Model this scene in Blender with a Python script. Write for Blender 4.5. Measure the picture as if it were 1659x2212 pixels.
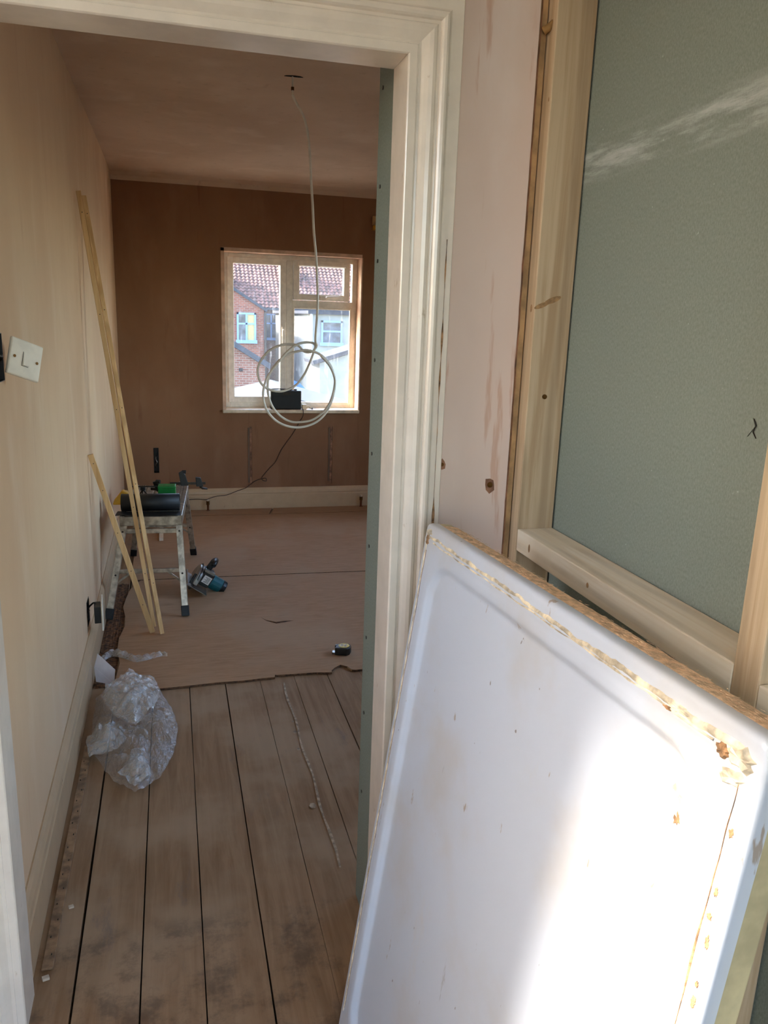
import bpy, bmesh, math, random
from mathutils import Vector, Matrix, noise
random.seed(7)
for o in list(bpy.data.objects): bpy.data.objects.remove(o)
scn = bpy.context.scene
COL = scn.collection
R = math.radians

# ---------------------------------------------------------------- camera
cam_d = bpy.data.cameras.new('camera')
cam_d.sensor_fit = 'HORIZONTAL'; cam_d.sensor_width = 36.0
cam_d.lens = 36.0 * 1700.36 / 1659.0
cam_d.clip_start = 0.02; cam_d.clip_end = 300
cam = bpy.data.objects.new('camera', cam_d); COL.objects.link(cam)
rt = Vector((0.966144, -0.255742, 0.034087)); dn = Vector((-0.029048, -0.239100, -0.970560)); fw = Vector((0.256363, 0.936711, -0.238433))
m = Matrix((rt, -dn, -fw)).transposed().to_4x4(); m.translation = Vector((0, 0, 1.5))
cam.matrix_world = m
scn.camera = cam

# ---------------------------------------------------------------- world, sun, exposure
SUN_TO = Vector((-0.80, 0.24, 0.55)).normalized()
w = bpy.data.worlds.new('sky'); scn.world = w; w.use_nodes = True
nt = w.node_tree; nt.nodes.clear()
sky = nt.nodes.new('ShaderNodeTexSky'); sky.sky_type = 'NISHITA'; sky.sun_disc = False
sky.sun_elevation = math.asin(SUN_TO.z); sky.sun_rotation = math.atan2(SUN_TO.x, SUN_TO.y)
sky.air_density = 1.0; sky.dust_density = 1.5; sky.ozone_density = 1.0
bg = nt.nodes.new('ShaderNodeBackground'); bg.inputs['Strength'].default_value = 0.30
wo = nt.nodes.new('ShaderNodeOutputWorld')
tint = nt.nodes.new('ShaderNodeMix'); tint.data_type = 'RGBA'; tint.blend_type = 'MULTIPLY'; tint.inputs[0].default_value = 1.0
tint.inputs[7].default_value = (1.0, 0.96, 0.91, 1.0)      # camera white balance towards daylight
nt.links.new(sky.outputs[0], tint.inputs[6]); nt.links.new(tint.outputs[2], bg.inputs[0]); nt.links.new(bg.outputs[0], wo.inputs[0])
sd = bpy.data.lights.new('sun', 'SUN'); sd.energy = 3.6; sd.angle = R(7.0); sd.color = (1.0, 0.90, 0.76)
so = bpy.data.objects.new('sun', sd); COL.objects.link(so)
so.rotation_euler = (-SUN_TO).to_track_quat('-Z', 'Y').to_euler(); so.location = (-30, 10, 25)
scn.view_settings.view_transform = 'Standard'; scn.view_settings.look = 'None'
scn.view_settings.exposure = 2.9; scn.view_settings.gamma = 1.0; scn.view_settings.use_curve_mapping = False
try:
    scn.cycles.max_bounces = 10; scn.cycles.diffuse_bounces = 6; scn.cycles.transparent_max_bounces = 16
    scn.cycles.sample_clamp_indirect = 6.0
except Exception: pass

# ---------------------------------------------------------------- materials
def lin(c):
    r = []
    for x in c[:3]:
        x /= 255.0
        r.append(x / 12.92 if x <= 0.04045 else ((x + 0.055) / 1.055) ** 2.4)
    return (*r, 1.0)

class NT:
    def __init__(s, name):
        s.m = bpy.data.materials.new(name); s.m.use_nodes = True; s.t = s.m.node_tree
        s.b = s.t.nodes['Principled BSDF']; s.out = s.t.nodes['Material Output']
        g = s.t.nodes.new('ShaderNodeNewGeometry'); s.pos = g.outputs['Position']
    def n(s, t): return s.t.nodes.new(t)
    def l(s, a, b): s.t.links.new(a, b)
    def mapping(s, scale=(1, 1, 1), rot=(0, 0, 0), loc=(0, 0, 0), src=None):
        mp = s.n('ShaderNodeMapping'); mp.inputs['Scale'].default_value = scale
        mp.inputs['Rotation'].default_value = rot; mp.inputs['Location'].default_value = loc
        s.l(src or s.pos, mp.inputs[0]); return mp.outputs[0]
    def noise(s, scale=5, detail=4, rough=.55, vec=None, dist=0):
        nn = s.n('ShaderNodeTexNoise'); nn.inputs['Scale'].default_value = scale
        nn.inputs['Detail'].default_value = detail; nn.inputs['Roughness'].default_value = rough
        nn.inputs['Distortion'].default_value = dist
        s.l(vec or s.pos, nn.inputs['Vector']); return nn.outputs['Fac']
    def ramp(s, fac, a, b):
        r = s.n('ShaderNodeMapRange'); r.interpolation_type = 'SMOOTHSTEP'
        r.inputs['From Min'].default_value = a; r.inputs['From Max'].default_value = b
        s.l(fac, r.inputs['Value']); return r.outputs['Result']
    def mix(s, fac, a, b):
        x = s.n('ShaderNodeMix'); x.data_type = 'RGBA'
        if isinstance(fac, (int, float)): x.inputs[0].default_value = fac
        else: s.l(fac, x.inputs[0])
        for v, i in ((a, 6), (b, 7)):
            if isinstance(v, tuple): x.inputs[i].default_value = v
            else: s.l(v, x.inputs[i])
        return x.outputs[2]
    def math(s, op, a, b=None, clamp=False):
        x = s.n('ShaderNodeMath'); x.operation = op; x.use_clamp = clamp
        for i, v in ((0, a), (1, b)):
            if v is None: continue
            if isinstance(v, (int, float)): x.inputs[i].default_value = v
            else: s.l(v, x.inputs[i])
        return x.outputs[0]
    def sep(s):
        x = s.n('ShaderNodeSeparateXYZ'); s.l(s.pos, x.inputs[0]); return x.outputs
    def bump(s, h, strength=.2, dist=.01):
        b = s.n('ShaderNodeBump'); b.inputs['Strength'].default_value = strength; b.inputs['Distance'].default_value = dist
        s.l(h, b.inputs['Height']); s.l(b.outputs[0], s.b.inputs['Normal'])
    def fin(s, col, rough=.6, spec=.5, metal=0):
        if isinstance(col, tuple): s.b.inputs['Base Color'].default_value = col
        else: s.l(col, s.b.inputs['Base Color'])
        if isinstance(rough, (int, float)): s.b.inputs['Roughness'].default_value = rough
        else: s.l(rough, s.b.inputs['Roughness'])
        s.b.inputs['Specular IOR Level'].default_value = spec
        s.b.inputs['Metallic'].default_value = metal
        return s.m

MAT = {}
def simple(name, c, rough=.5, metal=0, spec=.5, var=.12, scale=25, bump=0.0, bscale=200):
    a = NT(name); f = a.noise(scale, 4)
    d = tuple(x * (1 - var) for x in c); d2 = tuple(min(255, x * (1 + var * .5)) for x in c)
    col = a.mix(a.ramp(f, .3, .7), lin(d), lin(d2))
    if bump: a.bump(a.noise(bscale, 3), bump, .003)
    MAT[name] = a.fin(col, rough, spec, metal); return MAT[name]

def plaster(name, base, dark, pale, streak, sr=(.6, .72), sa=.55, amt=.5):
    a = NT(name)
    big = a.noise(1.6, 5, .6, a.mapping((1, 1, .6)))
    fine = a.noise(4, 6, .55, a.mapping((1.3, 1.3, .45)))
    col = a.mix(a.ramp(big, .3, .7), lin(dark), lin(base))
    col = a.mix(a.math('MULTIPLY', a.ramp(fine, .5, .75), amt), col, lin(pale))
    st = a.noise(9, 5, .6, a.mapping((2.2, 2.2, .22), loc=(3, 1, 7)))
    col = a.mix(a.math('MULTIPLY', a.ramp(st, *sr), sa), col, lin(streak))
    a.bump(a.noise(40, 4), .06, .004)
    MAT[name] = a.fin(col, .72, .3)
plaster('plaster', (217, 186, 150), (207, 172, 137), (224, 199, 170), (201, 162, 130), amt=.5)
plaster('plaster_hall', (230, 208, 194), (224, 198, 182), (240, 226, 218), (206, 162, 136), (.56, .63), .7, amt=.6)
plaster('plaster_far_shaded', (146, 106, 76), (132, 92, 64), (158, 119, 90), (124, 84, 58), amt=.4)  # brown deepened so the colour carries the backlit wall's shade
plaster('plaster_ceiling', (216, 190, 166), (200, 172, 146), (226, 206, 186), (188, 160, 134), amt=.5)
simple('plaster_edge', (150, 106, 80), .9, bump=.6, bscale=120, var=.3)
simple('tan_timber', (178, 142, 98), .75, var=.2, scale=18)
simple('void', (22, 16, 12), .95, var=.2)

def paint(name, c, rough=.28, dirt=(176, 148, 108), amt=.5):
    a = NT(name); f = a.noise(14, 5)
    col = a.mix(a.ramp(f, .35, .7), lin(c), lin(tuple(x * .96 for x in c)))
    d = a.noise(30, 5, .65, a.mapping((1, 1, .5)))
    col = a.mix(a.math('MULTIPLY', a.ramp(d, .66, .74), amt), col, lin(dirt))
    a.bump(a.noise(60, 3, .5, a.mapping((1, 1, .2))), .07, .003)
    MAT[name] = a.fin(col, rough, .5)
paint('paint_gloss', (238, 226, 210), .2)
paint('paint_skirting', (196, 166, 130), .4, (136, 100, 68), .8)
simple('pvc', (240, 234, 222), .3, var=.05)
simple('pvc_dirty', (226, 208, 180), .45, var=.14, scale=12)
simple('switch_white', (236, 228, 210), .3, var=.04)
simple('cable_white', (226, 218, 204), .35, var=.05)
simple('black_plastic', (24, 23, 22), .4, var=.2)
simple('black_rubber', (18, 18, 19), .55, var=.3)
simple('dark_metal', (62, 56, 50), .4, .7)
simple('steel', (170, 168, 162), .3, .9)
simple('brass', (120, 84, 44), .35, .9)
simple('copper', (120, 72, 44), .4, .8)
simple('aluminium', (176, 164, 146), .38, .65, var=.22, scale=30)
simple('green_plastic', (10, 122, 46), .4, var=.08)
simple('yellow_plastic', (206, 150, 28), .45, var=.1)
simple('teal_plastic', (16, 88, 96), .4, var=.12)
simple('label_white', (220, 214, 206), .5, var=.1, scale=160)
simple('label_yellow', (216, 186, 40), .4, var=.1)
simple('paper', (226, 222, 230), .7, var=.03)
simple('silicone', (226, 208, 178), .5, var=.3, scale=40)
simple('grime', (156, 118, 82), .8, var=.4, scale=60, bump=.6)
simple('tray_side', (196, 182, 142), .6, var=.12, scale=18)
simple('sawdust', (226, 190, 150), .95, var=.16, scale=90, bump=.4, bscale=400)
simple('foam', (150, 112, 62), .8, var=.2)
simple('debris', (108, 74, 46), .95, var=.5, scale=60, bump=1.0, bscale=120)
simple('crumb', (214, 196, 172), .8)
simple('gripper_wood', (152, 120, 88), .8, var=.25, scale=30)
simple('flex_brown', (60, 34, 20), .5)
simple('paint_mark', (176, 154, 128), .8, var=.25, scale=60)

def wood(name, c1, c2, axis='z', scale=1.0, rough=.65, dust=None):
    a = NT(name)
    st = {'z': (14, 14, .6), 'y': (14, .6, 14), 'x': (.6, 14, 14)}[axis]
    mp = a.mapping(tuple(x * scale for x in st))
    f = a.noise(3.0, 6, .62, mp, .8)
    ww = a.n('ShaderNodeTexWave'); ww.wave_type = 'RINGS'; ww.rings_direction = axis.upper()
    ww.inputs['Scale'].default_value = 3.2; ww.inputs['Distortion'].default_value = 5; ww.inputs['Detail'].default_value = 2
    ww.inputs['Detail Scale'].default_value = 1.0
    a.l(a.mapping({'z': (3, 3, .25), 'y': (3, .25, 3), 'x': (.25, 3, 3)}[axis], loc=(.37, .21, .11)), ww.inputs['Vector'])
    g = a.math('MULTIPLY', a.ramp(ww.outputs['Fac'], .55, 1.0), .35)
    col = a.mix(a.ramp(f, .35, .7), lin(c1), lin(c2))
    col = a.mix(g, col, lin(tuple(x * .8 for x in c2)))
    if dust:
        col = a.mix(a.math('MULTIPLY', a.ramp(a.noise(5, 5), .4, .65), .7), col, lin(dust))
    a.bump(f, .12, .002)
    MAT[name] = a.fin(col, rough, .35)
wood('pine_vertical', (202, 178, 146), (176, 148, 114), 'z')
wood('pine_along', (238, 226, 206), (222, 202, 172), 'y', dust=(230, 214, 186))
wood('pine_batten', (226, 190, 138), (204, 162, 108), 'z')

# floorboards: worn, dusty, world-position based so that the stain by the threshold and the wear stay put
a = NT('floorboard')
f = a.noise(4, 6, .62, a.mapping((9, .7, 1)), .6)
col = a.mix(a.ramp(f, .3, .72), lin((136, 105, 75)), lin((160, 129, 98)))
col = a.mix(a.math('MULTIPLY', a.ramp(a.noise(2.2, 5), .42, .62), .75), col, lin((170, 144, 116)))
sx, sy, sz = a.sep()
stain = a.math('MULTIPLY', a.ramp(sy, 1.80, 1.70), a.ramp(a.noise(9, 6, .7, a.mapping((1, 1, 1))), .45, .66))
col = a.mix(a.math('MULTIPLY', stain, .5), col, lin((66, 58, 52)))
blue = a.math('MULTIPLY', a.ramp(a.noise(3.1, 6, .7, a.mapping((3, .8, 1), loc=(5, 2, 0))), .58, .72), .5)
col = a.mix(blue, col, lin((108, 100, 98)))
a.bump(f, .15, .003)
MAT['floorboard'] = a.fin(col, .75, .25)
a = NT('plywood')
f = a.noise(6, 6, .7, a.mapping((1.4, 12, 1)), .4)
col = a.mix(a.ramp(f, .25, .75), lin((160, 124, 92)), lin((182, 145, 111)))
col = a.mix(a.math('MULTIPLY', a.ramp(a.noise(1.6, 5), .45, .62), .6), col, lin((178, 150, 121)))
col = a.mix(a.math('MULTIPLY', a.ramp(a.noise(5, 6, .7, a.mapping((.7, 3, 1), loc=(2, 9, 0))), .6, .75), .5), col, lin((132, 102, 74)))
a.bump(f, .2, .003)
MAT['plywood'] = a.fin(col, .8, .2)
simple('plywood_edge', (96, 66, 44), .9, var=.4, scale=80)

# moisture-resistant plasterboard, paper fibre and chalky scuffs
a = NT('green_board')
f = a.noise(420, 3, .7, a.mapping((1, 1, .45)))
col = a.mix(a.ramp(f, .3, .7), lin((122, 129, 119)), lin((140, 148, 138)))
sx, sy, sz = a.sep()
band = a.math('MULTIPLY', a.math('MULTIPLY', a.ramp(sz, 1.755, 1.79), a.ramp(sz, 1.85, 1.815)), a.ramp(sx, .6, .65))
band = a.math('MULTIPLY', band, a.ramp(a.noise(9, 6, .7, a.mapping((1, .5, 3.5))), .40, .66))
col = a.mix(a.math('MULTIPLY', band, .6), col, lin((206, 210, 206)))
sp = a.ramp(a.noise(90, 2, .5), .76, .80)
col = a.mix(a.math('MULTIPLY', sp, .5), col, lin((190, 196, 190)))
MAT['green_board'] = a.fin(col, .8, .25)

# shower tray: white acrylic with scuffs, paint specks and grime
a = NT('tray_acrylic')
col = a.mix(a.ramp(a.noise(4, 5), .45, .7), lin((196, 203, 214)), lin((192, 192, 193)))
s1 = a.ramp(a.noise(34, 4, .6, a.mapping((1, 1, .3))), .68, .72)
col = a.mix(a.math('MULTIPLY', s1, .75), col, lin((150, 126, 100)))
s2 = a.ramp(a.noise(13, 6, .75, a.mapping((1, 1, .12), loc=(1, 4, 2))), .655, .69)
col = a.mix(a.math('MULTIPLY', s2, .45), col, lin((150, 148, 146)))
s3 = a.ramp(a.noise(70, 2, .5, a.mapping((1, 1, .55), loc=(9, 4, 2))), .752, .775)
col = a.mix(a.math('MULTIPLY', s3, .75), col, lin((104, 86, 72)))
s4 = a.math('MULTIPLY', a.ramp(a.noise(6, 6, .7, a.mapping((1, 1, .4), loc=(3, 8, 2))), .58, .75), .35)
col = a.mix(s4, col, lin((206, 188, 160)))
MAT['tray_acrylic'] = a.fin(col, .3, .5)

def glass(name, tint=(1, 1, 1), dirt=.10):
    a = NT(name); t = a.t
    tr = a.n('ShaderNodeBsdfTransparent'); tr.inputs[0].default_value = (*tint, 1)
    gl = a.n('ShaderNodeBsdfGlossy'); gl.inputs['Roughness'].default_value = .02
    df = a.n('ShaderNodeBsdfTranslucent'); df.inputs[0].default_value = (.9, .93, .97, 1)
    lw = a.n('ShaderNodeLayerWeight'); lw.inputs['Blend'].default_value = .5
    fr = a.math('ADD', a.math('MULTIPLY', a.math('POWER', lw.outputs['Facing'], 5.0), .7), .025, True)
    m1 = a.n('ShaderNodeMixShader'); a.l(fr, m1.inputs[0]); a.l(tr.outputs[0], m1.inputs[1]); a.l(gl.outputs[0], m1.inputs[2])
    d1 = a.ramp(a.noise(28, 6, .7, a.mapping((1.4, 1, .22))), .56, .78)
    d2 = a.ramp(a.noise(120, 2, .5), .70, .76)
    dd = a.math('MULTIPLY', a.math('MAXIMUM', d1, d2), dirt * 3)
    dd = a.math('ADD', dd, dirt * .35, True)
    m2 = a.n('ShaderNodeMixShader'); a.l(dd, m2.inputs[0]); a.l(m1.outputs[0], m2.inputs[1]); a.l(df.outputs[0], m2.inputs[2])
    a.l(m2.outputs[0], a.out.inputs['Surface']); t.nodes.remove(a.b); MAT[name] = a.m
glass('glass_dusty', (.95, .97, 1.0), .05)
glass('glass_clear', (.97, .98, 1.0), .02)

def film(name, opac, col=(.93, .90, .86)):
    a = NT(name)
    tr = a.n('ShaderNodeBsdfTransparent')
    gl = a.n('ShaderNodeBsdfGlossy'); gl.inputs['Roughness'].default_value = .10
    df = a.n('ShaderNodeBsdfDiffuse'); df.inputs[0].default_value = (*col, 1)
    lw = a.n('ShaderNodeLayerWeight'); lw.inputs['Blend'].default_value = .35
    m1 = a.n('ShaderNodeMixShader'); m1.inputs[0].default_value = .5
    op = a.math('ADD', a.math('MULTIPLY', lw.outputs['Facing'], .30), opac, True)
    m1 = a.n('ShaderNodeMixShader'); a.l(op, m1.inputs[0]); a.l(tr.outputs[0], m1.inputs[1]); a.l(df.outputs[0], m1.inputs[2])
    l2 = a.n('ShaderNodeLayerWeight'); l2.inputs['Blend'].default_value = .5
    fr = a.math('ADD', a.math('MULTIPLY', a.math('POWER', l2.outputs['Facing'], 3.0), .8), .16, True)
    m2 = a.n('ShaderNodeMixShader'); a.l(fr, m2.inputs[0]); a.l(m1.outputs[0], m2.inputs[1]); a.l(gl.outputs[0], m2.inputs[2])
    bm = a.n('ShaderNodeBump'); bm.inputs['Strength'].default_value = .9; bm.inputs['Distance'].default_value = .012
    a.l(a.noise(45, 4, .6, None, 1.0), bm.inputs['Height'])
    for n_ in (gl, df): a.l(bm.outputs[0], n_.inputs['Normal'])
    a.l(bm.outputs[0], l2.inputs['Normal'])
    a.l(m2.outputs[0], a.out.inputs['Surface']); a.t.nodes.remove(a.b); MAT[name] = a.m
film('film_clear', .03); film('film_milky', .28, (.84, .79, .72))

# outside
def brick(name, c1, c2, mortar, sc=1.0):
    a = NT(name); b = a.n('ShaderNodeTexBrick')
    b.inputs['Color1'].default_value = lin(c1); b.inputs['Color2'].default_value = lin(c2); b.inputs['Mortar'].default_value = lin(mortar)
    b.inputs['Scale'].default_value = sc; b.inputs['Mortar Size'].default_value = .012
    b.inputs['Brick Width'].default_value = .24; b.inputs['Row Height'].default_value = .085
    cb = a.n('ShaderNodeCombineXYZ'); x, y, z = a.sep(); a.l(a.math('ADD', x, y), cb.inputs[0]); a.l(z, cb.inputs[1])
    a.l(cb.outputs[0], b.inputs['Vector'])
    MAT[name] = a.fin(b.outputs['Color'], .9, .2)
brick('brick_red', (108, 60, 46), (130, 76, 58), (120, 104, 94))
brick('brick_brown', (100, 62, 50), (118, 76, 62), (122, 110, 100))
simple('roof_tile', (108, 76, 68), .85, var=.35, scale=3)
simple('roof_slate', (46, 50, 60), .8, var=.2, scale=6)
simple('render_cream', (134, 137, 132), .85, var=.08, scale=2)
simple('roof_felt', (56, 58, 64), .9, var=.12, scale=4)
simple('upvc_far', (168, 172, 178), .4, var=.03)
simple('upvc_blue', (106, 138, 178), .4, var=.03)
simple('far_pane', (74, 82, 92), .12, var=.4, scale=2)
simple('blind_yellow', (160, 148, 100), .7, var=.06)
simple('tarp_blue', (60, 120, 190), .5, var=.2, scale=3)
simple('yard', (120, 116, 104), .95, var=.3, scale=.6)

# ---------------------------------------------------------------- mesh helpers
def wloc(o):
    v = Vector((0, 0, 0))
    while o is not None: v += o.location; o = o.parent
    return v
class MB:
    def __init__(s): s.v = []; s.f = []; s.mi = []
    def add(s, vs, fs, mi=0):
        k = len(s.v); s.v += [Vector(x) for x in vs]; s.f += [tuple(i + k for i in q) for q in fs]; s.mi += [mi] * len(fs); return s
    def box(s, x0, x1, y0, y1, z0, z1, mi=0):
        vs = [(x, y, z) for z in (z0, z1) for y in (y0, y1) for x in (x0, x1)]
        return s.add(vs, [(0, 2, 3, 1), (4, 5, 7, 6), (0, 1, 5, 4), (2, 6, 7, 3), (0, 4, 6, 2), (1, 3, 7, 5)], mi)
    def obox(s, c, ax, ay, az, mi=0):
        c = Vector(c); ax, ay, az = Vector(ax), Vector(ay), Vector(az)
        vs = [c + ax * i + ay * j + az * k for k in (-1, 1) for j in (-1, 1) for i in (-1, 1)]
        return s.add(vs, [(0, 2, 3, 1), (4, 5, 7, 6), (0, 1, 5, 4), (2, 6, 7, 3), (0, 4, 6, 2), (1, 3, 7, 5)], mi)
    def bar(s, p, q, wdt, thk, side=(1, 0, 0), mi=0):
        p, q = Vector(p), Vector(q); d = (q - p); c = (p + q) / 2
        sd_ = Vector(side); sd_ = (sd_ - d.normalized() * sd_.dot(d.normalized())).normalized(); t = d.normalized().cross(sd_)
        return s.obox(c, sd_ * wdt / 2, t * thk / 2, d / 2, mi)
    def prism(s, poly, ext, mi=0):
        n = len(poly); e = Vector(ext); vs = [Vector(p) for p in poly] + [Vector(p) + e for p in poly]
        fs = [tuple(range(n - 1, -1, -1)), tuple(range(n, 2 * n))] + [(i, (i + 1) % n, n + (i + 1) % n, n + i) for i in range(n)]
        return s.add(vs, fs, mi)
    def tube(s, path, r, seg=8, closed=False, flat=1.0, mi=0):
        path = [Vector(p) for p in path]; n = len(path); vs = []; fs = []
        up = Vector((0, 1, 0)); 
        for i, p in enumerate(path):
            t = (path[min(i + 1, n - 1)] - path[max(i - 1, 0)]).normalized()
            if abs(t.dot(up)) > .95: up = Vector((1, 0, 0))
            a_ = (up - t * up.dot(t)).normalized(); b_ = t.cross(a_); up = a_
            rr = r[i] if isinstance(r, (list, tuple)) else r
            for k in range(seg):
                an = 2 * math.pi * k / seg
                vs.append(p + a_ * math.cos(an) * rr * flat + b_ * math.sin(an) * rr)
        for i in range(n - 1):
            for k in range(seg):
                fs.append((i * seg + k, i * seg + (k + 1) % seg, (i + 1) * seg + (k + 1) % seg, (i + 1) * seg + k))
        fs.append(tuple(range(seg - 1, -1, -1))); fs.append(tuple((n - 1) * seg + k for k in range(seg)))
        return s.add(vs, fs, mi)
    def cyl(s, p, q, r, seg=20, r2=None, mi=0):
        return s.tube([p, q], [r, r if r2 is None else r2], seg, mi=mi)
    def grid(s, fn, nu, nv, mi=0):
        vs = [fn(i / nu, j / nv) for j in range(nv + 1) for i in range(nu + 1)]
        fs = [(j * (nu + 1) + i, j * (nu + 1) + i + 1, (j + 1) * (nu + 1) + i + 1, (j + 1) * (nu + 1) + i) for j in range(nv) for i in range(nu)]
        return s.add(vs, fs, mi)
    def build(s, name, mat, parent=None, smooth=False, bevel=0, seg=2, origin=None):
        if parent is not None: off = wloc(parent)
        else:
            if origin is None:
                xs = [v.x for v in s.v]; ys = [v.y for v in s.v]; zs = [v.z for v in s.v]
                origin = Vector(((min(xs) + max(xs)) / 2, (min(ys) + max(ys)) / 2, min(zs)))
            off = Vector(origin)
        me = bpy.data.meshes.new(name); me.from_pydata([v - off for v in s.v], [], s.f)
        mats = mat if isinstance(mat, (list, tuple)) else [mat]
        for x in mats: me.materials.append(MAT[x])
        if len(mats) > 1:
            for p, i in zip(me.polygons, s.mi): p.material_index = i
        bm = bmesh.new(); bm.from_mesh(me); bmesh.ops.recalc_face_normals(bm, faces=bm.faces)
        bm.to_mesh(me); bm.free()
        if smooth:
            for p in me.polygons: p.use_smooth = True
        o = bpy.data.objects.new(name, me); COL.objects.link(o)
        if parent is not None: o.parent = parent
        else: o.location = off
        if bevel:
            b = o.modifiers.new('bevel', 'BEVEL'); b.width = bevel; b.segments = seg; b.limit_method = 'ANGLE'
        return o
def tag(o, label, cat, group=None, kind=None):
    o['label'] = label; o['category'] = cat
    if group: o['group'] = group
    if kind: o['kind'] = kind
    return o
def struct(o, label=None):
    o['kind'] = 'structure'
    if label: o['label'] = label
    return o
def empty(name, loc):
    o = bpy.data.objects.new(name, None); o.location = loc; o.empty_display_size = .05; COL.objects.link(o); return o
def smooth_path(pts, sub=4):
    pts = [Vector(p) for p in pts]; out = []
    for i in range(len(pts) - 1):
        p0 = pts[max(i - 1, 0)]; p1 = pts[i]; p2 = pts[i + 1]; p3 = pts[min(i + 2, len(pts) - 1)]
        for k in range(sub):
            t = k / sub
            out.append(.5 * ((2 * p1) + (p2 - p0) * t + (2 * p0 - 5 * p1 + 4 * p2 - p3) * t * t + (3 * p1 - p0 - 3 * p2 + p3) * t ** 3))
    out.append(pts[-1]); return out
def cells(lo, hi, holes):     # split a rectangle (a0,a1,b0,b1) around rectangular holes
    xs = sorted({lo[0], hi[0], *[h[0] for h in holes], *[h[1] for h in holes]})
    ys = sorted({lo[1], hi[1], *[h[2] for h in holes], *[h[3] for h in holes]})
    for i in range(len(xs) - 1):
        for j in range(len(ys) - 1):
            cx, cy = (xs[i] + xs[i + 1]) / 2, (ys[j] + ys[j + 1]) / 2
            if any(h[0] < cx < h[1] and h[2] < cy < h[3] for h in holes): continue
            yield xs[i], xs[i + 1], ys[j], ys[j + 1]

CEIL = 2.425
LX = -.365            # left wall face of the room
FY = 6.116            # far wall face
DY = 1.515            # door wall, landing face
# ================================================================= SETTING
# floor: base void + individual boards running away from the camera
fl = empty('floor', (0.7, 2.0, -.06)); struct(fl, 'bare timber floorboards with dark gaps')
MB().box(-1.4, 2.9, -2.4, 6.4, -.09, -.07).build('subfloor', 'void', fl)
gaps = [-1.267, -1.122, -.977, -.832, -.687, -.542, -.397, -.2525, -.1069, .0362, .1813, .3256, .4708, .6141] + [.6141 + .145 * k for k in range(1, 15)]
gw = {-.2525: .0062, -.1069: .0032, .0362: .0028, .1813: .0038, .3256: .0016, .4708: .0026, .6141: .0042}
for i in range(len(gaps) - 1):
    g0, g1 = gaps[i], gaps[i + 1]
    a0 = g0 + gw.get(g0, .003) / 2; a1 = g1 - gw.get(g1, .003) / 2
    rr = random.Random(i); dz = rr.uniform(-.0012, .0012)
    b = MB(); n = 26; vs = []; fs = []
    for k in range(n + 1):
        y = -2.3 + 8.4 * k / n
        j0 = rr.uniform(-.0007, .0007); j1 = rr.uniform(-.0007, .0007)
        vs += [(a0 + j0, y, -.022), (a1 + j1, y, -.022), (a1 + j1, y, dz), (a0 + j0, y, dz)]
    for k in range(n):
        q = k * 4
        for e in range(4): fs.append((q + e, q + (e + 1) % 4, q + 4 + (e + 1) % 4, q + 4 + e))
    fs += [(3, 2, 1, 0), (n * 4, n * 4 + 1, n * 4 + 2, n * 4 + 3)]
    b.add(vs, fs); b.build('floorboard', 'floorboard', fl)
# spilt paint along one board
b = MB(); pts = [(.418 + .004 * math.sin(k * 1.3), 1.86 + k * .078) for k in range(16)]
vs = []
for i, (x, y) in enumerate(pts):
    wv = .005 + .006 * abs(math.sin(i * 2.1)) * random.uniform(.5, 1); vs += [(x - wv / 2, y, .0030), (x + wv / 2, y, .0030)]
b.add(vs, [(2 * i, 2 * i + 1, 2 * i + 3, 2 * i + 2) for i in range(len(pts) - 1)])
for q in ((.405, 2.62, .008), (.40, 2.5, .007), (.392, 2.16, .011), (.409, 2.7, .005)):
    b.add([(q[0] + q[2] * math.cos(t * 1.047), q[1] + 1.4 * q[2] * math.sin(t * 1.047), .0030) for t in range(6)], [tuple(range(6))])
b.build('paint_streak', 'paint_mark', fl)['label'] = 'pale plaster streak along the boards'

# ceilings
b = MB(); prof = [(1.50, CEIL), (5.3, CEIL + .004)] + [(5.3 + .816 * t, CEIL + .004 - .022 * t * t) for t in (.3, .5, .7, .85)] + [(6.08, CEIL - .03), (6.116, CEIL - .055)]
vs = []
for y, z in prof: vs += [(LX - .1, y, z), (2.75, y, z)]
vs += [(LX - .1, 6.5, 2.36), (2.75, 6.5, 2.36), (LX - .1, 6.5, 2.6), (2.75, 6.5, 2.6), (LX - .1, 1.5, 2.6), (2.75, 1.5, 2.6)]
n = len(prof)
b.add(vs, [(2 * i, 2 * i + 1, 2 * i + 3, 2 * i + 2) for i in range(n + 2)] + [(2 * (n + 2), 2 * (n + 2) + 1, 1, 0)])
ceil_o = struct(b.build('ceiling', 'plaster_ceiling'), 'skimmed brown-pink plaster ceiling of the bedroom')
b = MB(); b.box(-1.4, .95, -2.4, 1.5, CEIL + .005, 2.6)
simple('paint_white', (244, 242, 238), .8, var=.03)
struct(b.build('ceiling', 'paint_white'), 'white painted landing ceiling')

# left wall of the room, with the cut-out boxes for switch and socket
SWB = (1.885, 1.962, 1.335, 1.440); SKB = (3.27, 3.352, .212, .318)
b = MB()
for y0, y1, z0, z1 in cells((1.56, 0), (6.4, 2.5), [SWB, SKB]): b.box(LX - .10, LX, y0, y1, z0, z1)
for y0, y1, z0, z1 in (SWB, SKB): b.box(LX - .10, LX - .045, y0, y1, z0, z1)
wl_ = struct(b.build('wall_left', 'plaster'), 'fresh pink plaster wall on the left of the room')
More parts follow.
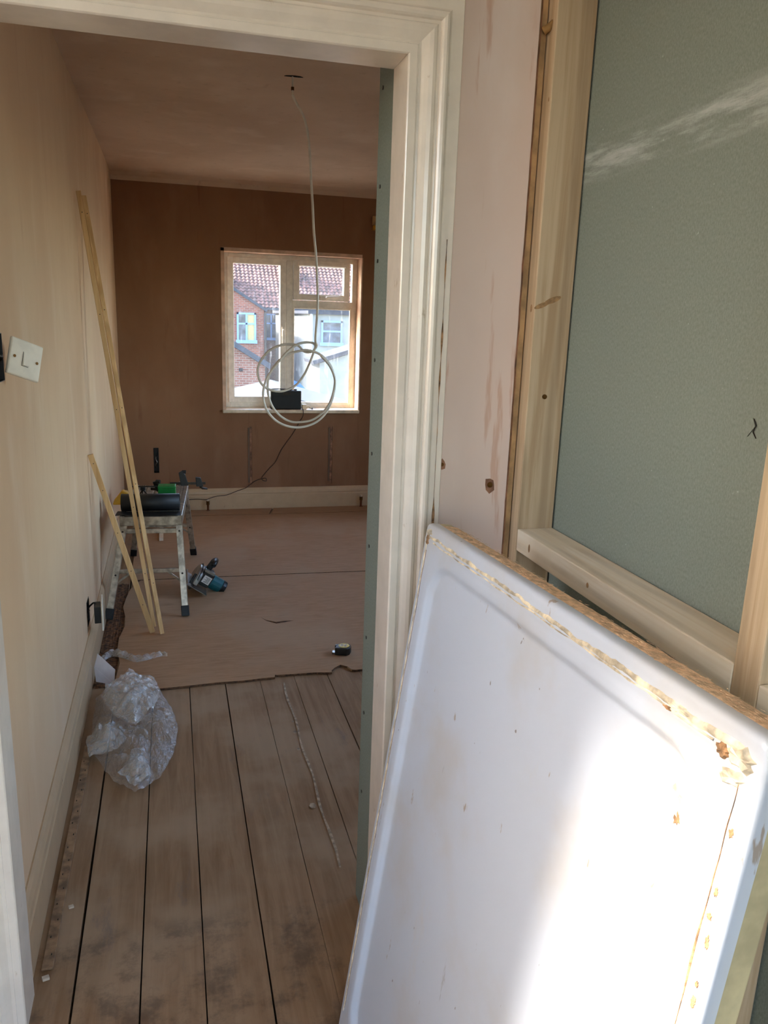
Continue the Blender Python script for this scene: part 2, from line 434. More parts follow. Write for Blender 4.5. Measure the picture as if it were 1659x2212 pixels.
# far wall with window opening, slot and two chases
WX0, WX1, WZ0, WZ1 = .375, 1.432, .768, 1.962
SLOT = (-.145, -.107, .304, .496); CH1 = (.558, .592, .195, .656); CH2 = (1.192, 1.228, .195, .655)
b = MB()
for x0, x1, z0, z1 in cells((LX - .1, 0), (2.75, 2.5), [(WX0, WX1, WZ0, WZ1), SLOT, CH1, CH2]): b.box(x0, x1, FY, 6.40, z0, z1)
b.box(CH1[0], CH1[1], FY + .006, 6.4, CH1[2], CH1[3]); b.box(CH2[0], CH2[1], FY + .008, 6.4, CH2[2], CH2[3])
b.box(SLOT[0], SLOT[1], FY + .06, 6.4, SLOT[2], SLOT[3])
wf = struct(b.build('wall_far', 'plaster_far_shaded'), 'brown plaster wall around the window, darkened for its backlit shade')
simple('chase_grey', (112, 88, 70), .85, var=.12, scale=6)
for c in (CH1, CH2):
    q = MB(); q.box(c[0] + .003, c[0] + .016, FY + .001, FY + .006, c[2] + .02, c[3] - .01)
    q.build('pipe_chase', 'chase_grey', wf)
    q = MB(); q.box(c[0] + .018, c[1] - .002, FY + .002, FY + .008, c[2] + .01, c[3])
    q.build('pipe_chase', 'plaster_edge', wf)
# right wall (hidden behind the partition) and the wall with the door
RW = (2.35, 4.25, .78, 2.12)
b = MB()
for y0, y1, z0, z1 in cells((1.5, 0), (6.4, 2.5), [RW]): b.box(2.65, 2.75, y0, y1, z0, z1)
struct(b.build('wall_right', 'plaster'), 'right plaster wall of the bedroom, opened for an added window')
JX0, JX1, HZ = -.336, .426, 1.960
b = MB()
b.box(-1.25, JX0 - .03, DY, 1.60, 0, 2.5); b.box(JX1 + .02, .682, DY, 1.60, 0, 2.5); b.box(JX0 - .03, JX1 + .02, DY, 1.60, HZ + .02, 2.5)
b.box(.682, 2.75, 1.56, 1.62, 0, 2.5)
wd = struct(b.build('wall_doorway', 'plaster_hall'), 'pink plaster wall around the doorway')
b = MB(); n = 60; vs = []; fs = []
for k in range(n + 1):
    z = 2.42 * k / n; j = random.uniform(-.0016, .0016)
    vs += [(.6815 + j, DY - .0022, z), (.6890 + j * .4, DY + .003, z)]
b.add(vs, [(2 * i, 2 * i + 1, 2 * i + 3, 2 * i + 2) for i in range(n)]); b.build('broken_skim_edge', 'plaster_edge', wd)
MB().box(.683, .6975, DY + .001, 1.56, 0, 2.42).build('plasterboard_edge', 'tan_timber', wd, bevel=.001)
b = MB()
for k in range(26):
    x = .30 + .009 * k; b.obox((x, DY - .004, 2.092 + random.uniform(-.006, .008)), (.005, 0, 0), (0, .005, 0), (0, 0, random.uniform(.02, .04)))
b.build('rough_backing', 'plaster_edge', wd)
for x, z, s in ((.644, 1.167, .0062), (.535, 1.212, .004)):
    q = MB(); q.cyl((x, DY, z), (x, DY - .0015, z), s, 12); o = q.build('screw', 'brass', wd)
    q = MB(); pts = [(x + s * 1.9 * math.cos(t * .785) * random.uniform(.8, 1.3), DY - .0006, z + s * 2.6 * math.sin(t * .785) * random.uniform(.8, 1.3)) for t in range(8)]
    q.prism(pts, (0, .0006, 0)); q.build('bare_patch', 'plaster_edge', wd)
# green-board return just beyond the doorway
b = MB(); b.box(.438, .4505, 1.598, 1.7515, 0, 2.43); b.box(.4505, 2.65, 1.739, 1.7515, 0, 2.43); b.box(.4505, .5, 1.62, 1.73, 0, 2.43)
wp = struct(b.build('wall_partition', 'green_board'), 'green moisture-resistant plasterboard return beyond the door lining')
for z in (1.96, 1.77, 1.62, 1.41, 1.20, .98, .75, .55, .33):
    q = MB(); q.cyl((.4383, 1.722, z), (.4365, 1.722, z), .0042, 10); q.build('screw', 'black_plastic', wp)
# landing walls
HX = -1.15
HW = (.80, 1.28, 1.26, 2.34)         # opening for the added, unseen landing window (y0,y1,z0,z1)
BW = (-1.10, .66, .25, 2.36)          # window added behind the camera to brighten the landing (x0,x1,z0,z1)
RW = (2.35, 4.25, .78, 2.12)           # unseen wide window added to light the room from the right (y0,y1,z0,z1)
b = MB()
for y0, y1, z0, z1 in cells((-2.4, 0), (1.56, 2.5), [HW]): b.box(HX - .28, HX, y0, y1, z0, z1)
struct(b.build('wall_landing', 'plaster_hall'), 'plaster wall on the left of the landing, opened for an added window')
b = MB()
for x0, x1, z0, z1 in cells((-1.4, 0), (.95, 2.5), [BW]): b.box(x0, x1, -1.5, -1.4, z0, z1)
struct(b.build('wall_back', 'plaster_hall'), 'plaster wall behind the landing, opened for an added window')

# baseboards
def skirting(path_y, x_face, name, mat):
    b = MB(); pr = [(0, 0), (.019, 0), (.019, .118), (.016, .124), (.016, .128), (.019, .134), (.017, .150), (.011, .165), (.006, .172), (.004, .176), (0, .176)]
    y0, y1 = path_y; n = len(pr)
    vs = [(x_face + d, y0, z) for d, z in pr] + [(x_face + d, y1, z) for d, z in pr]
    b.add(vs, [(i, (i + 1) % n, n + (i + 1) % n, n + i) for i in range(n)] + [tuple(range(n)), tuple(range(2 * n - 1, n - 1, -1))])
    return b
struct(skirting((1.60, FY - .0), LX, 'l', 0).build('baseboard_left', 'paint_skirting'), 'cream painted skirting board along the left wall')
b = MB(); pr = [(0, 0), (.019, 0), (.019, .118), (.016, .124), (.016, .128), (.019, .134), (.017, .150), (.011, .162), (.004, .172), (0, .174)]
n = len(pr); vs = [(LX, FY - d, z) for d, z in pr] + [(2.65, FY - d, z) for d, z in pr]
b.add(vs, [(i, (i + 1) % n, n + (i + 1) % n, n + i) for i in range(n)] + [tuple(range(n)), tuple(range(2 * n - 1, n - 1, -1))])
struct(b.build('baseboard_far', 'paint_skirting'), 'cream painted skirting board under the window')

# ---- door frame: lining + moulded architrave with mitred corners
dr = empty('door_1', (.045, 1.55, 0)); struct(dr, 'cream gloss painted door frame without its door')
dr['label'] = 'cream gloss painted door lining and moulded architrave'
LD = 1.597
MB().box(JX1, JX1 + .02, 1.500, LD, 0, HZ + .02).build('door_lining', 'paint_gloss', dr, bevel=.0015)
MB().box(JX0 - .03, JX0, 1.500, LD, 0, HZ + .02).build('door_lining', 'paint_gloss', dr, bevel=.0015)
MB().box(JX0, JX1, 1.500, LD, HZ, HZ + .02).build('head_lining', 'paint_gloss', dr, bevel=.0015)
prof = [(0, 0), (0, .015), (.0015, .0165), (.0155, .0165), (.017, .013), (.0195, .0125), (.023, .0135), (.029, .0175), (.036, .0215), (.043, .0235), (.0485, .0225), (.0515, .019), (.054, .0185), (.0565, .019), (.058, .0235), (.061, .0265), (.066, .0275), (.070, .0265), (.0735, .0225), (.076, .0205), (.098, .0205), (.0995, .019), (.0995, 0)]
def arch(name, pa, pb, inward_a, inward_b, flip):
    pass
def sweep_leg(x_in, sgn, z_top_in):
    b = MB(); n = len(prof)
    vs = [(x_in + sgn * u, DY - .001 - v, 0) for u, v in prof] + [(x_in + sgn * u, DY - .001 - v, z_top_in + u) for u, v in prof]
    b.add(vs, [(i, (i + 1) % n, n + (i + 1) % n, n + i) for i in range(n)] + [tuple(range(n)), tuple(range(2 * n - 1, n - 1, -1))]); return b
sweep_leg(JX1 + .001, 1, HZ + .001).build('architrave', 'paint_gloss', dr)
sweep_leg(JX0 - .001, -1, HZ + .001).build('architrave', 'paint_gloss', dr)
b = MB(); n = len(prof)
vs = [(JX0 - .001 - u, DY - .001 - v, HZ + .001 + u) for u, v in prof] + [(JX1 + .001 + u, DY - .001 - v, HZ + .001 + u) for u, v in prof]
b.add(vs, [(i, (i + 1) % n, n + (i + 1) % n, n + i) for i in range(n)] + [tuple(range(n)), tuple(range(2 * n - 1, n - 1, -1))])
b.build('architrave_head', 'paint_gloss', dr)
# flaking crack and filler where architrave meets plaster
b = MB(); vs = []; n = 110
for k in range(n + 1):
    z = .2 + 1.86 * k / n; wv = (.0020 + .0060 * max(0, noise.noise((0, 0, z * 9)))) * (1.0 if z < 1.75 else .5)
    x = .5272 + .0015 * noise.noise((3, 1, z * 5)); vs += [(x - wv * .5, DY - .0007, z), (x + wv * .8, DY - .0007, z)]
b.add(vs, [(2 * i, 2 * i + 1, 2 * i + 3, 2 * i + 2) for i in range(n)]); b.build('filler_crack', 'plaster_edge', dr)
b = MB(); vs = []
for k in range(n + 1):
    z = .2 + 1.45 * k / n; wv = max(.0004, .0048 * noise.noise((7, 2, z * 14)) + .0006)
    x = .5135 + .0012 * noise.noise((3, 8, z * 7)); vs += [(x - wv, DY - .0223, z), (x + wv, DY - .0223, z)]
b.add(vs, [(2 * i, 2 * i + 1, 2 * i + 3, 2 * i + 2) for i in range(n)]); b.build('paint_crack', 'grime', dr)

# ---- window of the room
FRY = 6.250
wn = empty('window_1', (.90, FRY, WZ0)); struct(wn, 'white plastic casement window with dusty panes')
def frame_rect(x0, x1, z0, z1, wd_, y0, y1, name, parent, mat='pvc', bev=.004):
    b = MB(); b.box(x0, x0 + wd_, y0, y1, z0, z1); b.box(x1 - wd_, x1, y0, y1, z0, z1)
    b.box(x0 + wd_, x1 - wd_, y0, y1, z1 - wd_, z1); b.box(x0 + wd_, x1 - wd_, y0, y1, z0, z0 + wd_)
    return b.build(name, mat, parent, bevel=bev)
frame_rect(WX0 + .024, WX1, WZ0 + .02, WZ1 - .02, .040, FRY + .012, FRY + .075, 'frame', wn)
MB().box(.875, .925, FRY + .012, FRY + .075, WZ0 + .06, WZ1 - .06).build('mullion', 'pvc', wn, bevel=.004)
MB().box(.925, WX1 - .04, FRY + .012, FRY + .075, 1.565, 1.615).build('transom', 'pvc', wn, bevel=.004)
sl = frame_rect(.428, .872, .828, 1.912, .046, FRY - .004, FRY + .06, 'sash', wn)
s2 = frame_rect(.928, 1.368, 1.618, 1.914, .046, FRY - .004, FRY + .06, 'sash', wn)
frame_rect(.922, 1.392, .815, 1.567, .016, FRY + .006, FRY + .03, 'glazing_bead', wn)
MB().box(.472, .828, FRY + .02, FRY + .030, .872, 1.868).build('pane', 'glass_dusty', sl)
MB().box(.972, 1.324, FRY + .02, FRY + .030, 1.662, 1.870).build('pane', 'glass_dusty', s2)
MB().box(.936, 1.378, FRY + .02, FRY + .030, .829, 1.553).build('pane', 'glass_dusty', wn)
b = MB(); b.box(.965, 1.335, FRY - .024, FRY - .004, 1.872, 1.893); b.box(.962, .975, FRY - .026, FRY - .004, 1.868, 1.897); b.box(1.325, 1.338, FRY - .026, FRY - .004, 1.868, 1.897)
b.build('trickle_vent', 'pvc', s2, bevel=.003)
b = MB(); b.box(.838, .856, FRY - .020, FRY - .004, 1.34, 1.41); b.tube([(.847, FRY - .02, 1.39), (.847, FRY - .042, 1.385), (.847, FRY - .044, 1.34), (.845, FRY - .040, 1.262)], [.008, .009, .008, .006], 8)
b.build('handle', 'pvc', sl, smooth=False, bevel=.002)
b = MB(); b.box(1.135, 1.205, FRY - .018, FRY - .004, 1.632, 1.650); b.tube([(1.18, FRY - .018, 1.641), (1.185, FRY - .04, 1.642), (1.21, FRY - .042, 1.646), (1.288, FRY - .04, 1.648)], [.008, .009, .008, .006], 8)
b.build('handle', 'pvc', s2, bevel=.002)
# plaster reveals and window board
b = MB(); b.box(WX0 - .001, WX0 + .024, FY - .002, FRY + .05, WZ0 + .02, WZ1); b.box(WX0 - .001, WX1 + .001, FY - .002, FRY + .05, WZ1 - .022, WZ1 + .003)
simple('plaster_pale', (222, 186, 158), .8, var=.14, scale=9)
b.build('reveal', 'plaster_pale', wn)
MB().box(WX1 - .003, WX1 + .006, FY - .002, FRY + .05, WZ0 + .02, WZ1 - .02).build('reveal', 'plaster_pale', wn)
MB().box(WX0 - .004, WX1 + .004, FY - .028, FRY + .03, WZ0 - .006, WZ0 + .02).build('window_sill', 'pvc_dirty', wn, bevel=.006)

# ---- unseen landing window (added to let the sun onto the shower tray)
w2 = empty('added_window_2', (HX - .15, .86, HW[2])); struct(w2, 'added landing window, out of view left of the doorway')
b = MB(); y0, y1, z0, z1 = HW
for bx_ in ((y0, y0 + .06, z0, z1), (y1 - .06, y1, z0, z1), (y0 + .06, y1 - .06, z0, z0 + .06), (y0 + .06, y1 - .06, z1 - .06, z1)):
    b.box(HX - .20, HX - .13, *bx_)
b.build('frame', 'pvc', w2, bevel=.004)
MB().box(HX - .17, HX - .16, y0 + .06, y1 - .06, z0 + .06, z1 - .06).build('pane', 'glass_clear', w2)
MB().box(HX - .13, HX + .03, y0 - .03, y1 + .03, z0 - .025, z0).build('window_sill', 'pvc', w2, bevel=.004)

w3 = empty('added_window_3', (-.25, -1.45, BW[2])); struct(w3, 'landing window added behind the camera for light')  # never in view, added as sky fill for the doorway wall
x0, x1, z0, z1 = BW; b = MB()
for q in ((x0, x0 + .05, z0, z1), (x1 - .05, x1, z0, z1), (x0 + .05, x1 - .05, z0, z0 + .05), (x0 + .05, x1 - .05, z1 - .05, z1)): b.box(q[0], q[1], -1.48, -1.42, q[2], q[3])
b.build('frame', 'pvc', w3, bevel=.004)
MB().box(x0 + .05, x1 - .05, -1.455, -1.445, z0 + .05, z1 - .05).build('pane', 'glass_clear', w3)
w4 = empty('added_window_4', (2.7, 4.1, RW[2])); struct(w4, 'wide unseen window added in the right wall to light the bedroom')  # invented opening, brings extra skylight into the bedroom
y0, y1, z0, z1 = RW; b = MB()
for q in ((y0, y0 + .05, z0, z1), (y1 - .05, y1, z0, z1), (y0 + .05, y1 - .05, z0, z0 + .05), (y0 + .05, y1 - .05, z1 - .05, z1)): b.box(2.67, 2.73, *q)
b.build('frame', 'pvc', w4, bevel=.004)
for k in range(3):
    ya = y0 + .05 + k * (y1 - y0 - .1) / 3; yb = ya + (y1 - y0 - .1) / 3
    if k: MB().box(2.67, 2.73, ya - .025, ya + .025, z0 + .05, z1 - .05).build('mullion', 'pvc', w4, bevel=.004)
    MB().box(2.695, 2.705, ya + .026, yb - .026, z0 + .05, z1 - .05).build('pane', 'glass_clear', w4)

# ---- stud wall on the right of the landing
SX0, SX1 = .700, .7805
sw = empty('wall_stud', (.74, .4, 0)); struct(sw, 'open timber stud partition lined with green plasterboard')
def stud(y0, y1, z0, z1, name, mat='pine_vertical'): return MB().box(SX0, SX1, y0, y1, z0, z1).build(name, mat, sw, bevel=.0022)
st0 = stud(1.4815, 1.528, .047, 2.378, 'stud'); st1 = stud(.752, .800, .047, 2.378, 'stud')
stud(.10, .147, .047, 2.378, 'stud'); stud(-.55, -.503, .047, 2.378, 'stud'); stud(-1.2, -1.153, .047, 2.378, 'stud'); stud(-1.85, -1.803, .047, 2.378, 'stud')
stud(.800, 1.4815, 1.030, 1.0775, 'noggin', 'pine_along'); stud(.147, .752, 1.031, 1.071, 'noggin', 'pine_along')
stud(-.503, .10, 1.03, 1.0775, 'noggin', 'pine_along')
stud(-2.3, 1.528, 0, .047, 'sole_plate', 'pine_along'); stud(-2.3, 1.528, 2.378, 2.425, 'head_plate', 'pine_along')
for k, (ya, yb) in enumerate(((-2.3, -.53), (-.527, 1.53))):
    MB().box(SX1 + .003, SX1 + .0155, ya, yb, .004, 2.43).build('plasterboard', 'green_board', sw)
q = MB(); q.cyl((.737, 1.4815, 1.356), (.737, 1.4795, 1.356), .0050, 14); q.build('screw', 'brass', sw)
simple('knot', (162, 124, 82), .7, var=.25, scale=60)
for p, s, nrm in (((.6998, 1.497, 1.53), (.004, .0075), 'x'), ((.715, 1.4812, 1.536), (.016, .005), 'y'), ((.738, 1.48135, 1.547), (.018, .006), 'y'), ((.6998, 1.42, 1.052), (.004, .009), 'x'), ((.6998, 1.18, 1.055), (.004, .005), 'x'), ((.6998, 1.490, 1.91), (.002, .004), 'x')):
    q = MB(); t = [(math.cos(k * .524), math.sin(k * .524)) for k in range(12)]
    if nrm == 'x': q.prism([(p[0], p[1] + c * s[0], p[2] + d * s[1]) for c, d in t], (.0006, 0, 0))
    else: q.prism([(p[0] + c * s[0], p[1], p[2] + d * s[1] + .35 * c * s[0]) for c, d in t], (0, .0006, 0))
    q.build('knot', 'knot', sw)
q = MB(); q.tube([(.690, 1.512, 2.03), (.697, 1.505, 2.035), (.704, 1.500, 2.046)], [.008, .007, .004], 8); q.build('foam_blob', 'foam', sw, smooth=True)
# torn paper on the board
q = MB(); q.prism([(SX1 + .0026, .95, 1.378), (SX1 + .0026, .928, 1.383), (SX1 + .0026, .921, 1.372), (SX1 + .0026, .934, 1.356)], (-.0012, 0, 0)); q.build('paper_tear', 'green_board', sw)
q = MB(); q.tube([(SX1 + .0022, .926, 1.382), (SX1 + .0012, .919, 1.373), (SX1 + .0016, .924, 1.364), (SX1 + .002, .917, 1.356)], .0007, 6); q.build('paper_tear', 'dark_metal', sw)

# ================================================================= THINGS
# ---- shower tray leaning on edge
F = Vector((.4595, 1.370, 1.1307)); U = Vector((.0554, -.9983, .0171)).normalized()
V = Vector((-.140, -.0247, -.9898)); V = (V - U * V.dot(U)).normalized(); N = U.cross(V)
if N.x > 0: N = -N
TL, TH, TT = .856, 1.140, .0515
tr = empty('shower_tray', (.38, .94, 0)); tag(tr, 'old white shower tray stood on edge beside the stud wall', 'shower tray')
def tp(u, v, d=0): return F + U * u + V * v + N * d
def sdf(u, v, u0, u1, v0, v1, r):
    cx, cy = (u0 + u1) / 2, (v0 + v1) / 2; qx = abs(u - cx) - (u1 - u0) / 2 + r; qy = abs(v - cy) - (v1 - v0) / 2 + r
    return math.hypot(max(qx, 0), max(qy, 0)) + min(max(qx, qy), 0) - r
def sm(a_, b_, x):
    t = max(0, min(1, (x - a_) / (b_ - a_))); return t * t * (3 - 2 * t)
def tray_h(u, v):
    d = sdf(u, v, .052, TL - .062, .060, TH - .06, .075)
    h = -.0125 * sm(.005, -.012, d) - .0012 * math.exp(-((d - .006) / .003) ** 2)
    e = -sdf(u, v, 0, TL, 0, TH, .014); rr = .009
    if e < rr: h -= rr - math.sqrt(max(0, rr * rr - (rr - max(e, 0)) ** 2))
    d2 = abs(v - .031); h += .0012 * math.exp(-(d2 / .003) ** 2)
    return h
def axis_samples(L):
    s = [0, .0015, .003, .006, .009, .014] + [.02 + .004 * k for k in range(26)]; t = s[-1]; nmid = int((L - 2 * t) / .02)
    return s + [t + (L - 2 * t) * k / nmid for k in range(1, nmid)] + [L - x for x in reversed(s)]
us, vs_ = axis_samples(TL), axis_samples(TH)
b = MB(); vv = []
for v in vs_:
    for u in us:
        # pull the outline in to a rounded corner
        uu, w_ = u, v
        for cu, cv in ((0, 0), (TL, 0), (0, TH), (TL, TH)):
            du, dv = abs(u - cu), abs(v - cv); r = .014
            if du < r and dv < r:
                k = (r - du, r - dv); L_ = math.hypot(*k); mx = max(k)
                if L_ > 1e-9:
                    f_ = mx / L_; uu = cu + (1 if cu == 0 else -1) * (r - k[0] * f_); w_ = cv + (1 if cv == 0 else -1) * (r - k[1] * f_)
        vv.append(tp(uu, w_, tray_h(uu, w_)))
nu, nv = len(us), len(vs_)
fs = [(j * nu + i, j * nu + i + 1, (j + 1) * nu + i + 1, (j + 1) * nu + i) for j in range(nv - 1) for i in range(nu - 1)]
rim = [i for i in range(nu)] + [j * nu + nu - 1 for j in range(1, nv)] + [(nv - 1) * nu + i for i in range(nu - 2, -1, -1)] + [j * nu for j in range(nv - 2, 0, -1)]
k0 = len(vv); vv += [vv[i] - N * .011 for i in rim]; n = len(rim)
fs += [(rim[i], rim[(i + 1) % n], k0 + (i + 1) % n, k0 + i) for i in range(n)]
b.add(vv, fs); b.build('tray_face', 'tray_acrylic', tr, smooth=True)
b = MB(); c = tp(TL / 2, TH / 2, -.018 - (TT - .018) / 2); b.obox(c, U * (TL / 2 - .0015), V * (TH / 2 - .0015), N * (TT - .018) / 2); b.build('tray_body', 'tray_side', tr, bevel=.003)
def bead(pts, wfun, hfun, name, mat):
    b = MB(); vs = []
    for i, (u, v) in enumerate(pts):
        a_ = pts[max(i - 1, 0)]; c_ = pts[min(i + 1, len(pts) - 1)]; tx, ty = c_[0] - a_[0], c_[1] - a_[1]; L_ = math.hypot(tx, ty) or 1; nx, ny = -ty / L_, tx / L_
        wv, hv = wfun(i), hfun(i); base = tray_h(u, v)
        for o_, h_ in ((-1, -.0005), (-.6, .7), (0, 1.0), (.6, .6), (1, -.0005)):
            vs.append(tp(u + nx * wv * o_, v + ny * wv * o_, base + (h_ * hv if h_ > 0 else h_)))
    b.add(vs, [(i * 5 + k, i * 5 + k + 1, (i + 1) * 5 + k + 1, (i + 1) * 5 + k) for i in range(len(pts) - 1) for k in range(4)])
    return b.build(name, mat, tr, smooth=True)
nz = lambda x, s=0: noise.noise((x, s, .3))
P1 = [(.016 + .81 * k / 150, .0235 + .0035 * nz(k * .12) + .002 * nz(k * .5, 4)) for k in range(151)]
bead(P1, lambda i: .0028 + .0018 * nz(i * .21, 2) + .0022 * (i / 150) ** 2, lambda i: .0018 + .0012 * nz(i * .4, 9), 'sealant_bead', 'silicone')['label'] = 'torn strip of old cream sealant'
P1b = [(.05 + .74 * k / 150, .030 + .003 * nz(k * .09, 3)) for k in range(151)]
bead(P1b, lambda i: max(.0004, .0012 + .0016 * nz(i * .3, 5)), lambda i: .0009, 'sealant_bead', 'silicone')
P2 = [(.018 + .0016 * nz(k * .15, 6), .03 + 1.03 * k / 150) for k in range(151)]
bead(P2, lambda i: .0018 + .0013 * nz(i * .3, 1), lambda i: .0014, 'sealant_bead', 'silicone')
P2b = [(.0225 + .0018 * nz(k * .2, 16), .05 + 1.0 * k / 150) for k in range(151)]
bead(P2b, lambda i: max(.0002, .0022 * nz(i * .35, 21)), lambda i: .0008, 'dirt_line', 'grime')
P3 = [(TL - .026 + .002 * nz(k * .15, 26), .05 + 1.0 * k / 150) for k in range(151)]
bead(P3, lambda i: max(.0003, .0010 + .0022 * nz(i * .12, 11)), lambda i: .0010, 'dirt_line', 'grime')
def blob(u, v, su, sv, seed, mat, name='residue', h=.0022):
    b = MB(); rr = random.Random(seed); n = 18; ring = []
    for k in range(n):
        t = 2 * math.pi * k / n; r = rr.uniform(.65, 1.25); ring.append((u + su * r * math.cos(t), v + sv * r * math.sin(t)))
    vs = [tp(x, y, tray_h(x, y) - .0004) for x, y in ring] + [tp(u + (x - u) * .7, v + (y - v) * .7, tray_h(u, v) + h * rr.uniform(.6, 1.3)) for x, y in ring] + [tp(u, v, tray_h(u, v) + h * .8)]
    b.add(vs, [(i, (i + 1) % n, n + (i + 1) % n, n + i) for i in range(n)] + [(n + i, n + (i + 1) % n, 2 * n) for i in range(n)]); b.build(name, mat, tr)
blob(.022, .030, .006, .011, 1, 'grime'); blob(.022, .016, .012, .007, 2, 'silicone')
blob(TL - .052, .034, .009, .008, 3, 'grime', h=.003); blob(TL - .035, .052, .016, .010, 4, 'silicone', h=.003); blob(TL - .030, .030, .018, .012, 14, 'silicone', h=.003)
blob(TL - .135, .030, .008, .002, 5, 'grime', h=.002); blob(TL - .120, .024, .020, .005, 6, 'silicone', h=.003)
blob(TL - .11, .125, .017, .022, 7, 'silicone', h=.0006); blob(TL - .10, .137, .006, .009, 8, 'grime', h=.0006)
for k in range(16):
    rr = random.Random(50 + k); blob(TL - rr.uniform(.006, .02), rr.uniform(.06, .8), rr.uniform(.0015, .004), rr.uniform(.003, .009), 60 + k, 'grime', h=.0008)
# sawdust lying on the upper edge of the tray
b = MB(); n1, n2 = 240, 12; rr = random.Random(5)
def sd_pt(a_, c_):
    u = .030 + (TL - .034) * a_
    front = -.0105 - .010 * (.5 + .5 * noise.noise((u * 22, 0, 1))) - .006 * noise.noise((u * 70, 3, 1)) - .006 * (1 - a_)
    d = front + (-.0512 - front) * c_
    h = .0014 + .0014 * max(0, noise.noise((u * 60, d * 60, 2))) + .0007 * max(0, noise.noise((u * 150, d * 150, 5)))
    h *= min(1, 8 * c_ + .05) * min(1, 10 * (1 - c_) + .1)
    return tp(u, -h + .0014, d)
b.grid(sd_pt, n1, n2)
for k in range(420):
    u = rr.uniform(.05, TL - .01); d = rr.uniform(-.05, -.02); s = rr.uniform(.0006, .0022); th = rr.uniform(0, 3.14)
    e1 = (U * math.cos(th) + N * math.sin(th)) * s * 2.2; e2 = (N * math.cos(th) - U * math.sin(th)) * s * .6
    c = tp(u, -.0022, d); b.add([c - e1, c + e2, c + e1 - V * s * .6, c - e2], [(0, 1, 2, 3)])
tag(b.build('sawdust', 'sawdust'), 'layer of brown sawdust along the top edge of the shower tray', 'sawdust', kind='stuff')

# ---- hardboard sheets over the boards
def sheet(poly, label, z1=.0105, extra=None):
    b = MB(); b.prism([(x, y, .0014) for x, y in poly], (0, 0, z1 - .0014))
    o = b.build('hardboard_sheet', 'plywood'); tag(o, label, 'board', 'hardboard sheets on the bedroom floor'); 
    e = MB(); n = len(poly); vs = []
    for x, y in poly: vs += [(x, y, .0012), (x, y, z1 - .0008)]
    cxm = sum(p[0] for p in poly) / n; cym = sum(p[1] for p in poly) / n
    vs = [Vector((x + (x - cxm) * .0006, y + (y - cym) * .0012, z)) for x, y, z in vs]
    e.add(vs, [(2 * i, 2 * ((i + 1) % n), 2 * ((i + 1) % n) + 1, 2 * i + 1) for i in range(n)]); e.build('cut_edge', 'plywood_edge', o)
    return o
rr = random.Random(11)
jag = [(-.262 + .012 * math.sin(k * 1.7), 4.44 - k * .1371) for k in range(11)]
front = [(-.05, 3.060), (.05, 3.064), (.15, 3.069), (.25, 3.068), (.32, 3.074), (.388, 3.076), (.391, 3.099), (.40, 3.094), (.48, 3.090), (.56, 3.088), (.634, 3.079), (.637, 3.098), (.655, 3.122), (.685, 3.143), (.712, 3.122), (.725, 3.090), (.74, 3.080), (1.2, 3.09), (2.6, 3.10)]
front = [(x, y + rr.uniform(-.0025, .0025)) for x, y in front]
sa = sheet(jag[1:] + [(-.2, 3.056)] + front + [(2.6, 4.36), (1.09, 4.412), (.6, 4.428), (-.2, 4.446)], 'nearest hardboard sheet with a ragged edge beside the bare boards')
sheet([(-.25, 4.4585), (.6, 4.4405), (1.09, 4.4245), (2.6, 4.3725), (2.6, 5.868), (.6, 5.898), (-.27, 5.91)], 'middle hardboard sheet under the far legs of the work platform')
sheet([(-.27, 5.920), (.70, 5.9055), (.745, 6.09), (-.34, 6.093)], 'narrow hardboard strip below the left half of the window wall')
sheet([(.718, 5.9045), (2.6, 5.878), (2.6, 6.088), (.757, 6.09)], 'narrow hardboard strip below the right half of the window wall')
# torn flap in the nearest sheet
q = MB(); q.add([(.405, 3.765, 0.0108), (.425, 3.72, 0.0125), (.470, 3.675, 0.0170), (.505, 3.685, 0.0160), (.555, 3.70, 0.0115), (.56, 3.712, 0.0108), (.49, 3.76, 0.0108)], [(0, 1, 2, 6), (2, 3, 6), (3, 4, 5, 6)])
q.build('torn_flap', 'plywood', sa)
q = MB(); q.add([(.402, 3.768, 0.0110), (.425, 3.715, 0.0112), (.470, 3.667, 0.0114), (.507, 3.677, 0.0113), (.562, 3.695, 0.0110), (.505, 3.688, 0.0150), (.470, 3.678, 0.0158), (.427, 3.722, 0.0120)], [(0, 1, 7), (1, 2, 6, 7), (2, 3, 5, 6), (3, 4, 5)])
q.build('torn_edge', 'plywood_edge', sa)
# crumbled underlay between skirting and hardboard
b = MB(); rr = random.Random(3)
def und(a_, c_):
    y = 3.12 + 1.3 * a_; x = -.344 + .084 * c_
    return (x, y, .002 + .006 * max(0, noise.noise((x * 60, y * 25, 1))) + .002 * noise.noise((x * 150, y * 90, 4)))
b.grid(und, 12, 160)
tag(b.build('underlay_crumbs', 'debris'), 'crumbled brown underlay along the left skirting board', 'underlay', kind='stuff')
# carpet gripper along the left skirting
g = empty('carpet_gripper', (-.318, 2.15, 0)); tag(g, 'dusty wooden carpet gripper strip along the left skirting board', 'gripper')
MB().box(-.331, -.306, 1.66, 2.72, .002, .0085).build('strip', 'gripper_wood', g, bevel=.001)
for k in range(18):
    y = 1.70 + k * .057; x = -.323 if k % 2 else -.314
    MB().cyl((x, y, .0085), (x + .001, y, .013), .0016, 6, .0006).build('tack', 'dark_metal', g)

